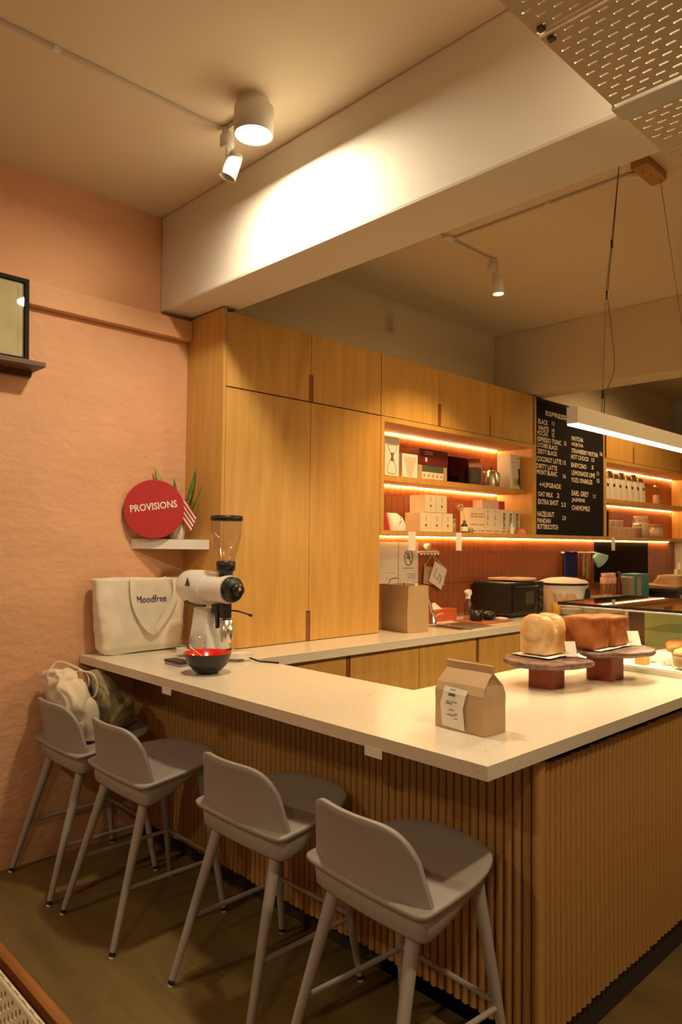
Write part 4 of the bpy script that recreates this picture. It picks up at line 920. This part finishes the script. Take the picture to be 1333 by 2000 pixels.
P('bottle', G().lathe([(.022, 0), (.024, .004), (.024, .055), (.010, .07), (.010, .09), (.001, .09)], (.26, 4.345, Z0), 16), M_BLACK, vs); P('label', G().lathe([(.0246, .01), (.0246, .045)], (.26, 4.345, Z0), 16, caps=False), M_PAPERW, vs)
P('stem', G().tube(cr([(.26, 4.345, Z0+.09), (.255, 4.34, Z0+.15), (.25, 4.31, Z0+.19)], 4), .002, 6), mat('straw', (.5, .32, .14), .7), vs)
for k in range(6): a = k*1.05; P('petal', G().lathe([(.001, -.012), (.011, 0), (.001, .012)], (.25+.010*cos(a), 4.312+.02*cos(a), Z0+.185+.018*sin(a)), 8, (cos(a), .3, sin(a))), MATS['straw'], vs)
P('tealight_cup', G().lathe([(.018, 0), (.02, .003), (.02, .035), (.017, .035), (.016, .008), (.001, .008)], (.27, 4.41, Z0), 16), mat('grey_tin', (.2, .19, .17), .4), None, label='small grey tin cup next to the dried flower', cat='cup')
CT = mat('carton_cream', (.72, .62, .47), .55); k = 0
for (y0, w_, kind, lab) in ((4.43, .10, 'a', 'cream drink carton with orange stripes behind the dried flower'), (4.535, .085, 'a', 'cream drink carton with orange stripes next to the red-topped carton'), (4.628, .095, 'b', 'cream milk carton with dark vertical letters, first of the pair'), (4.728, .095, 'b', 'cream milk carton with dark vertical letters, second of the pair'), (4.832, .09, 'o', 'oat milk carton with bold black lettering, first of three'), (4.928, .082, 'o', 'oat milk carton with bold black lettering, middle of three'), (5.02, .085, 'o', 'oat milk carton with bold black lettering, last of three')):
    t = carton('milk_carton', lab, 'carton', .16, .25, y0, y0+w_, Z0, Z0+.19, CT, 'drink cartons on the lower shelf')
    if kind == 'o': face_text(t, 'OATSIDE', .2505, y0+w_*.72, Z0+.035, .13, .034, M_BLACK, True)
    if kind == 'b':
        for q, ch in enumerate('TBL'): face_text(t, ch, .2505, y0+.02, Z0+.145-q*.04, .018, .028, M_INK)
    if kind == 'a':
        for zz in (.06, .12, .14): B('stripe', .25, .2507, y0+.006, y0+w_-.006, Z0+zz, Z0+zz+.008, mat('orange_print', (.6, .18, .08), .6), t)
    for q in range(3): B('print', .25, .2506, y0+.012+q*w_*.27, y0+.012+q*w_*.27+.014, Z0+.012, Z0+.024, mat('brown_print2', (.3, .16, .1), .7), t)
t = carton('flat_box', 'flat red and white box lying on top of the milk cartons', 'box', .15, .24, 4.60, 4.90, Z0+.191, Z0+.255, mat('pink_white', (.66, .42, .34), .5)); B('red_end', .15, .2407, 4.82, 4.901, Z0+.1915, Z0+.2553, M_RED, t)
B('flat_tray', .14, .245, 4.58, 4.99, Z0+.1905, Z0+.1912, M_RED, label='thin red sheet between cartons and flat box', cat='sheet')
bt = thing('small_bottle', 'tiny white capped bottle in front of the oat milk cartons', 'bottle', (.29, 4.925, Z0)); P('body', G().lathe([(.015, 0), (.016, .05), (.009, .06), (.009, .064), (.001, .064)], (.29, 4.925, Z0), 14), M_PAPERW, bt); P('cap', G().lathe([(.011, .064), (.011, .082), (.001, .084)], (.29, 4.925, Z0), 14), M_CHROME, bt)
P('soap_dish', G().loft([superring(.28, 5.08, Z0+.001, .035, .055, 3, 24), superring(.28, 5.08, Z0+.03, .03, .05, 3, 24), superring(.28, 5.08, Z0+.045, .012, .03, 3, 24)]), mat('pink_soap', (.62, .20, .16), .5), None, label='pink lump on a white card before the last oat milk carton', cat='ornament')
# tags under the slab
for y, w_, lab in ((3.655, .075, 'white paper tag hanging from the slab above the posted notices'), (4.165, .065, 'white paper tag hanging from the slab left of the toaster oven'), (6.55, .07, 'white paper tag hanging in front of the black wall panel')):
    P('paper_tag', G().box(.3455, .3465, y-w_/2, y+w_/2, 1.45, 1.575), M_PAPERW, None, label=lab, cat='tag')

# ================================================================== right wall shelf
for k in range(7):
    y = 6.72+k*.135; lab = ['first', 'second', 'third', 'fourth', 'fifth', 'sixth', 'seventh'][k]+' white coffee pouch in the row right of the menu board'
    t = thing('coffee_pouch', lab, 'pouch', (.17, y, Z1), 0, 'white coffee pouches'); dx = random.uniform(-.01, .01)
    P('body', G().loft([superring(.17, y, Z1+.001, .045, .058, 5, 20), superring(.17, y, Z1+.10, .046, .060, 4, 20), superring(.17, y+dx, Z1+.19, .035, .058, 4, 20), superring(.165, y+dx, Z1+.245, .012, .052, 4, 20), superring(.165, y+dx, Z1+.262+.03*(k % 2), .004, .045, 4, 20)]), mat('pouch_white', (.80, .73, .62), .6), t)
    P('emblem', G().prism([(y-.014, Z1+.13), (y+.016, Z1+.13), (y+.02, Z1+.16), (y+.003, Z1+.145), (y-.016, Z1+.165)], .213, .216, 'x'), M_BLACK, t)
t = thing('glass_bottle', 'clear stoppered bottle at the end of the pouches', 'bottle', (.16, 7.98, Z1)); P('body', G().lathe([(.04, 0), (.042, .01), (.042, .12), (.02, .16), (.02, .2)], (.16, 7.98, Z1), 18, caps=False), M_GLASS, t); P('stopper', G().lathe([(.03, .2), (.03, .215), (.001, .215)], (.16, 7.98, Z1), 14), M_BRUSH, t); P('content', G().lathe([(.038, .01), (.038, .11), (.001, .11)], (.16, 7.98, Z1), 14), mat('syrup', (.5, .3, .15), .4), t)
GLS = glassmat('thick_glass', (.95, .92, .88), 2.0, .05, .38)
k = 0
for i in range(5):
    for j in range(2):
        y = 6.66+i*.125; x = .13+j*.11; k += 1
        t = thing('tumbler', 'clear glass in the %s row, %s from the black slab on the right shelf' % (['back', 'front'][j], ['first', 'second', 'third', 'fourth', 'fifth'][i]), 'glass', (x, y, Z0), 0, 'clear glasses on the right shelf')
        P('wall', G().lathe([(.042, 0), (.044, .002), (.047, .085), (.040, .098), (.001, .10)], (x, y, Z0), 18, caps=False), M_WARE, t); P('rim', G().lathe([(.0405, .001), (.0455, .001), (.0455, .006), (.0405, .006), (.0405, .001)], (x, y, Z0), 18, caps=False), GLS, t)
        P('base', G().lathe([(.040, .088), (.042, .093), (.038, .099), (.001, .099)], (x, y, Z0), 18), GLS, t)
for i in range(4):
    y = 6.66+i*.125; t = thing('tumbler', 'clear glass stacked on top, %s from the black slab on the right shelf' % ['first', 'second', 'third', 'fourth'][i], 'glass', (.17, y, Z0+.1005), 0, 'stacked glasses on the right shelf'); P('wall', G().lathe([(.04, 0), (.044, .002), (.046, .06), (.038, .07), (.001, .071)], (.17, y, Z0+.1005), 18, caps=False), M_WARE, t); P('base', G().lathe([(.036, .06), (.038, .066), (.001, .07)], (.17, y, Z0+.1005), 16), GLS, t)
B('black_slab', .22, .34, 6.45, 6.472, Z0, Z0+.24, M_BLACK, label='black flat slab standing upright beside the menu board', cat='slab')
jar('storage_jar', 'large clip-top glass jar with white filling on the right shelf', .17, 7.55, Z0, .085, .23, mat('sugar', (.68, .56, .42), .7), GLS)
jar('storage_jar', 'brown tinted glass jar between tumblers and clip-top jar', .22, 7.36, Z0, .045, .14, mat('cocoa', (.2, .1, .05), .7), M_BRUSH)
jar('storage_jar', 'glass jar with pink lid last on the right shelf', .2, 7.86, Z0, .07, .15, mat('oats', (.6, .48, .34), .7), mat('pink_lid', (.42, .2, .17), .5))

# ================================================================== wall notices, hooks, rail
for (y0, y1, lab) in ((3.60, 3.895, 'plain white notice taped to the tiles beside the cupboard'), (3.902, 4.118, 'white no-smoking notice taped to the tiles')):
    t = thing('notice', lab, 'notice', (.012, (y0+y1)/2, 1.21)); B('sheet', .0105, .0125, y0, y1, 1.212, 1.505, M_PAPERW, t)
    if y0 > 3.9:
        yc, zc2 = 4.01, 1.395; P('sign_ring', G().tube([(.0130, yc+.045*cos(a*pi/14), zc2+.058*sin(a*pi/14)) for a in range(28)], .0035, 6, True), M_INK, t)
        P('sign_bar', G().tube([(.0132, yc-.03, zc2+.042), (.0132, yc+.03, zc2-.042)], .0035, 6), M_INK, t); P('cigarette', G().box(.0125, .0135, yc-.026, yc+.022, zc2-.008, zc2+.001).tube([(.0132, yc+.015, zc2+.006), (.0132, yc-.004, zc2+.02), (.0132, yc+.008, zc2+.034)], .003, 6), M_INK, t)
        B('print', .0125, .013, yc-.06, yc+.06, 1.315, 1.319, M_INK, t)
        for q in range(3): B('print', .0125, .013, yc-.01, yc+.08, 1.245+q*.014, 1.248+q*.014, M_INK, t)
    else:
        for q in range(2): B('print', .0125, .013, y0+.17, y0+.27, 1.245+q*.04, 1.247+q*.04, M_INK, t)
hk = thing('hook_rail', 'white wall hook rail with small pegs on the tiles', 'hooks', (.02, 4.22, 1.42)); B('bar', .0105, .025, 4.11, 4.35, 1.424, 1.440, M_MATTEW, hk, .003)
for q in range(6): P('peg', G().tube([(.02, 4.13+q*.04, 1.426), (.036, 4.13+q*.04, 1.412), (.042, 4.13+q*.04, 1.422)], .003, 6), M_MATTEW, hk)
P('cup_hook', G().lathe([(.012, -.02), (.026, .0), (.030, .025), (.001, .025)], (.03, 4.19, 1.475), 16, (.5, .3, -.2)), M_MATTEW, hk)
def hang_card(label, c, rot, w, h, m, hook):
    t = thing('hanging_card', label, 'card', c); ca, sa = cos(rot), sin(rot)
    q = [(c[0], c[1]+(a*ca-b*sa), c[2]+(a*sa+b*ca)) for a, b in ((-w/2, 0), (w/2, 0), (w/2, h), (-w/2, h))]
    P('card', G().add(q+[(x+.003, y, z) for x, y, z in q], [(0, 1, 2, 3), (7, 6, 5, 4), (0, 4, 5, 1), (1, 5, 6, 2), (2, 6, 7, 3), (3, 7, 4, 0)]), m, t)
    P('string', G().tube([q[3], hook, q[2]], .0015, 5), M_CANVAS, t)
    P('print', G().tube([(c[0]+.0036, c[1]+(a*ca-b*sa), c[2]+(a*sa+b*ca)) for a, b in ((-w*.25, h*.75), (-w*.25, h*.35), (w*.05, h*.3), (w*.05, h*.6), (w*.25, h*.55), (w*.25, h*.2))], .003, 5), M_INK, t)
hang_card('kraft card hanging flat below the hook rail', (.030, 4.28, 1.19), -.10, .25, .13, M_KRAFT, (.04, 4.25, 1.415))
hang_card('cream card with dark emblem hanging tilted over the kraft card', (.044, 4.275, 1.185), -.45, .16, .165, M_PAPERW, (.044, 4.25, 1.415))
ur = thing('utensil_rail', 'white metal rail on the tiles holding towel and utensils', 'rail', (.05, 6.45, 1.42)); P('bar', G().cyl((.05, 6.15, 1.425), (.05, 6.80, 1.425), .007, n=10), M_MATTEW, ur)
for y in (6.2, 6.77): P('bracket', G().cyl((.010, y, 1.425), (.05, y, 1.425), .008, n=8), M_MATTEW, ur)
P('towel', cloth_noise(G().loft([superring(.05, 6.30, z, .016, .115, 5, 24) for z in (1.20, 1.26, 1.32, 1.38, 1.432)]), .006, 14, 1), mat('navy_towel', (.012, .02, .16), .9), None, label='dark blue towel draped over the utensil rail', cat='towel')
fn = P('funnel_cup', G().lathe([(.03, 0), (.04, .01), (.075, .09), (.078, .095), (.07, .095), (.035, .015), (.001, .012)], (.11, 6.66, 1.40), 24, (.45, .6, -.55)), mat('light_blue', (.22, .48, .58), .35), None, label='light blue scoop cup hanging on the utensil rail end', cat='scoop')
for y, z0, m_, lab in ((6.47, 1.16, cmat('8a2418'), 'dark red spatula hanging on the utensil rail'), (6.55, 1.20, cmat('b8a888'), 'pale tongs hanging on the utensil rail'), (6.63, 1.17, cmat('9aa02a'), 'lime green spatula hanging on the utensil rail'), (6.70, 1.14, cmat('a02018'), 'bright red spatula hanging at the rail end')):
    t = thing('utensil', lab, 'utensil', (.055, y, z0), 0, 'utensils on the rail'); P('handle', G().cyl((.055, y, 1.42), (.055, y-.01, z0+.1), .006, .008, 8), m_, t); P('blade', G().loft([superring(.055, y-.01, z0+.001, .004, .022, 4, 12), superring(.055, y-.01, z0+.08, .005, .026, 4, 12), superring(.055, y-.01, z0+.11, .006, .008, 4, 12)]), m_, t)
B('wall_panel', .0105, .016, 6.84, 8.09, 1.13, 1.530, M_CHALK, label='matte black panel fixed over the tiles', cat='panel')

# ================================================================== rear counter things
kb2 = thing('kraft_carrier', 'large open brown kraft carrier bag on the rear counter', 'bag', (.36, 3.56, H))
K = lambda s_, z: [(.205+s_, 3.515-s_, z), (.475-s_*.3, 3.468-s_, z), (.505-s_*.3, 3.635+s_, z), (.235+s_, 3.69+s_, z)]
g = G().loft([K(0, H+.001), K(.004, H+.10), K(0, H+.20), K(-.004, H+.295)], True, False, False); ins = [[(x+(.355-x)*.02, y+(3.575-y)*.02, z) for x, y, z in K(-.004, H+.294)], [(x+(.355-x)*.06, y+(3.575-y)*.06, z) for x, y, z in K(0, H+.03)]]
g.loft([K(-.004, H+.295)]+ins, False, True, False); P('body', g, M_KRAFT, kb2)
P('handle', G().tube(cr([(.26, 3.52, H+.285), (.28, 3.53, H+.33), (.36, 3.52, H+.335), (.40, 3.50, H+.285)], 5), .004, 6), M_KRAFT, kb2)
B('tissue', .33, .42, 3.60, 3.63, H+.27, H+.305, M_PAPERW, kb2)
fc = thing('faucet', 'chrome gooseneck faucet on the rear counter', 'faucet', (.24, 4.0, H)); P('base', G().lathe([(.026, 0), (.026, .02), (.018, .03), (.016, .07)], (.24, 4.01, H), 18), M_CHROME, fc)
P('spout', G().tube(cr([(.24, 4.01, H+.06), (.235, 3.985, H+.14), (.235, 3.95, H+.20), (.245, 3.90, H+.225), (.27, 3.87, H+.20)], 6), .009, 10), M_CHROME, fc); P('lever', G().tube([(.25, 4.02, H+.05), (.275, 4.04, H+.07), (.30, 4.06, H+.075)], .006, 8), M_CHROME, fc)
sk = thing('sink', 'sunken steel sink bowl rim by the faucet', 'sink', (.42, 4.0, H)); 
for a in ((.30, .315, 3.84, 4.24), (.585, .60, 3.84, 4.24), (.315, .585, 3.84, 3.855), (.315, .585, 4.225, 4.24)): B('rim', *a, H, H+.004, M_BRUSH, sk)
B('bowl_floor', .315, .585, 3.855, 4.225, H, H+.0015, mat('sink_dark', (.10, .085, .06), .4, metal=.6), sk); B('drain_rack_bar', .34, .62, 3.93, 3.96, H+.0045, H+.012, M_BRUSH, sk)
t = carton('tissue_box', 'orange red tissue box behind the faucet', 'box', .06, .17, 4.09, 4.38, H, H+.085, mat('orange_box', (.55, .10, .03), .5)); P('tissue', cloth_noise(G().loft([superring(.115, 4.20, H+.085, .02, .06, 3, 16), superring(.11, 4.19, H+.11, .012, .04, 3, 16), superring(.11, 4.18, H+.13, .003, .02, 3, 16)]), .008, 30, 4), M_PAPERW, t)
B('serving_tray', .22, .50, 4.27, 4.62, H, H+.010, mat('tray_terracotta', (.38, .12, .05), .5), bev=.003, label='flat terracotta coloured tray by the sink', cat='tray')
sb_ = thing('spray_bottle', 'clear spray bottle with white trigger head', 'bottle', (.22, 4.44, H+.011)); P('bottle', G().lathe([(.032, 0), (.035, .004), (.035, .11), (.014, .14), (.014, .15)], (.26, 4.40, H+.011), 20), glassmat('cloudy', (.8, .72, .6), 1.2, .3), sb_); P('nozzle', G().lathe([(.015, .148), (.015, .17)], (.26, 4.40, H+.011), 14), M_MATTEW, sb_)
P('trigger_head', G().prism([(4.36, H+.20), (4.355, H+.215), (4.40, H+.228), (4.425, H+.222), (4.43, H+.20), (4.42, H+.185), (4.415, H+.18), (4.39, H+.18), (4.385, H+.19)], .25, .27, 'x'), M_MATTEW, sb_); P('trigger', G().tube([(.26, 4.385, H+.195), (.26, 4.37, H+.175), (.26, 4.372, H+.16)], .003, 6), M_MATTEW, sb_)
mt = thing('mug', 'black mug beside the spray bottle', 'mug', (.36, 4.36, H+.011)); P('cup', G().lathe([(.04, 0), (.045, .005), (.048, .075), (.044, .075), (.04, .01), (.001, .01)], (.36, 4.355, H+.011), 22), M_BLACK, mt); P('handle', G().tube(cr([(.40, 4.35, H+.07), (.425, 4.345, H+.06), (.425, 4.345, H+.035), (.40, 4.35, H+.02)], 4), .005, 8), M_BLACK, mt)
roll('round black grinder lid lying on the tray', (.38, 4.48, H+.011), .05, .05, .032, M_BLACK, 'black_lid', cat='lid')
P('scrub_pad', G().box(.40, .47, 4.53, 4.60, H+.011, H+.026, .004), M_CANVAS, None, label='pale scrub pad at the tray end', cat='sponge')
to = thing('toaster_oven', 'black toaster oven with cloth on top on the rear counter', 'oven', (.25, 4.97, H)); B('body', .06, .40, 4.74, 5.22, H+.022, H+.272, M_BLACK, to, .012)
for q in ((.09, 4.78), (.37, 4.78), (.09, 5.18), (.37, 5.18)): P('foot', G().lathe([(.016, 0), (.014, .024)], (*q, H), 10), M_BLACK, to)
B('door', .40, .412, 4.76, 5.10, H+.045, H+.255, mat('oven_glass', (.015, .012, .01), .08), to, .004); P('handle', G().tube([(.405, 4.79, H+.235), (.435, 4.79, H+.238), (.435, 5.07, H+.238), (.405, 5.07, H+.235)], .006, 8), M_BLACK, to)
B('window', .412, .4135, 4.93, 5.05, H+.10, H+.20, mat('oven_window', (.06, .055, .03), .1), to)
for z in (.08, .14, .20): P('dial', G().lathe([(.016, 0), (.015, .018), (.001, .018)], (.40, 5.16, H+z), 14, (1, 0, 0)), M_BLACK, to)
P('oven_cloth', cloth_noise(G().loft([superring(.23, 5.02, H+.282, .15, .18, 4, 30), superring(.23, 5.02, H+.296, .15, .18, 4, 30)]), .008, 9, 7), mat('pink_cloth', (.55, .36, .26), .9), None, label='folded pale pink cloth on top of the toaster oven', cat='cloth')
for k in range(5): P('plate', G().lathe([(.06, 0), (.075, .004), (.10, .012), (.098, .014), (.06, .006), (.001, .006)], (.51, 5.42, H+.001+k*.009), 28), M_WHITE, None, label=['lowest', 'second lowest', 'middle', 'second highest', 'topmost'][k]+' white plate in the stack beside the toaster oven', cat='plate', group='stacked white plates')
P('mixing_bowl', G().lathe([(.05, 0), (.055, .006), (.09, .06), (.095, .065), (.09, .063), (.05, .01), (.001, .01)], (.54, 5.72, H), 30), M_WHITE, None, label='wide white bowl behind the glass case', cat='bowl')
rcp = thing('rice_cooker', 'white lidded cooker pot with black rim on the rear counter', 'cooker', (.25, 5.80, H)); P('pot', G().lathe([(.14, 0), (.165, .02), (.185, .14), (.20, .215), (.205, .22)], (.25, 5.80, H), 36), M_WHITE, rcp); P('rim', G().lathe([(.205, .218), (.21, .222), (.21, .235), (.2, .237)], (.25, 5.80, H), 36), M_BLACK, rcp); P('lid', G().lathe([(.208, .237), (.20, .25), (.12, .275), (.02, .283), (.001, .283)], (.25, 5.80, H), 36), M_MATTEW, rcp); P('handle', G().tube(cr([(.27, 6.0, H+.23), (.30, 6.08, H+.24), (.31, 6.11, H+.20), (.28, 6.06, H+.17)], 5), .014, 8), M_MATTEW, rcp); B('latch', .42, .47, 5.83, 5.865, H+.04, H+.19, M_BLACK, rcp, .01)
for i, (x, y) in enumerate(((.33, 5.42), (.36, 5.52), (.45, 5.575))):
    t = thing('paper_cup_holder', ['brown cardboard cup carrier standing nearest the toaster oven', 'brown cardboard cup carrier in the middle of three', 'brown cardboard cup carrier nearest the glass jars'][i], 'carrier', (x, y, H)); P('body', G().loft([superring(x, y, H+.001, .03, .04, 4, 16), superring(x, y, H+.10, .038, .05, 4, 16), superring(x-.01, y, H+.16+.03*(i == 0), .02, .05, 4, 16)]), M_KRAFT, t)
P('yellow_tub', G().lathe([(.03, 0), (.034, .003), (.04, .1), (.036, .1), (.03, .01), (.001, .01)], (.48, 5.27, H+.0), 18), mat('mustard', (.6, .30, .04), .5), None, label='small mustard yellow tub behind the plates', cat='tub')
for i in range(6):
    y = 6.15+(i % 3)*.13; x = .36+(i//3)*.12
    t = thing('stemless_glass', 'clear drying glass in the %s row, %s from the white cooker' % (['rear', 'front'][i//3], ['first', 'second', 'third'][i % 3]), 'glass', (x, y, H), 0, 'drying glasses'); P('wall', G().lathe([(.035, 0), (.045, .05), (.04, .11), (.038, .11), (.042, .05), (.03, .006), (.001, .004)], (x, y, H), 18, caps=False), M_WARE, t); P('rim', G().lathe([(.038, .108), (.0405, .108), (.0405, .112), (.038, .112), (.038, .108)], (x, y, H), 18, caps=False), GLS, t)
for i in range(3):
    y = 6.56+i*.085; t = thing('pink_cap_bottle', ['small pink capped bottle, first of three before the black panel', 'small pink capped bottle, middle of three before the black panel', 'small pink capped bottle, last of three before the black panel'][i], 'bottle', (.25, y, H), 0, 'pink capped bottles'); P('body', G().lathe([(.034, 0), (.036, .01), (.036, .19), (.026, .22), (.001, .22)], (.25, y, H), 16), mat('amber_liquid', (.25, .10, .04), .2), t); P('label', G().lathe([(.0365, .20), (.037, .26), (.001, .26)], (.25, y, H), 16), mat('pink_label', (.62, .35, .30), .5), t); P('cap', G().lathe([(.030, .262), (.030, .30), (.001, .302)], (.25, y, H), 16), MATS['pink_label'], t)
P('sauce_bottle', G().lathe([(.03, 0), (.032, .18), (.015, .24), (.014, .27), (.018, .275), (.018, .31), (.001, .312)], (.25, 6.86, H), 16), mat('dark_red_bottle', (.12, .012, .01), .3), None, label='dark red sauce bottle after the pink capped bottles', cat='bottle')
t = carton('storage_box', 'teal storage box in front of the black panel', 'box', .20, .36, 7.0, 7.30, H, H+.285, mat('teal', (.06, .27, .25), .5)); B('label', .36, .361, 7.03, 7.12, H+.05, H+.25, mat('grey_print', (.35, .33, .28), .6), t)
B('storage_canister', .24, .36, 6.90, 6.98, H, H+.26, mat('grey_canister', (.3, .28, .24), .4), bev=.01, label='grey canister standing by the teal box', cat='canister')
em = thing('coffee_machine', 'low black espresso machine with board on top', 'coffee machine', (.35, 7.5, H)); B('body', .15, .60, 7.02+.35, 8.3, H, H+.10, M_BLACK, em, .01); B('top', .12, .62, 7.35, 8.35, H+.10, H+.14, M_BLACK, em, .006); B('front_panel', .60, .61, 7.45, 8.2, H+.02, H+.08, M_BRUSH, em)
B('wooden_board', .14, .60, 7.40, 8.3, H+.1405, H+.165, mat('board_wood', (.42, .24, .10), .5, var=.1, vs=5), bev=.004, label='wooden board lying on the black espresso machine', cat='board')
for k in range(4): P('paper_sack', G().loft([superring(.36, 7.95, H+.166+k*.022, .16-.01*k, .25, 5, 24, .03*k), superring(.36, 7.95, H+.187+k*.022, .155-.01*k, .245, 5, 24, .03*k)]), M_KRAFT, None, label=['lowest', 'second lowest', 'second highest', 'topmost'][k]+' flat kraft paper sack in the pile on the wooden board', cat='sack', group='pile of flat kraft sacks')
for i, (y, h) in enumerate(((8.42, .30), (8.52, .37))): P('roll', G().lathe([(.03, 0), (.03, h)], (.2, y, H), 14), M_PAPERW, None, label=['short white paper roll behind the kraft sacks', 'tall white cup tower behind the kraft sacks'][i], cat='roll')
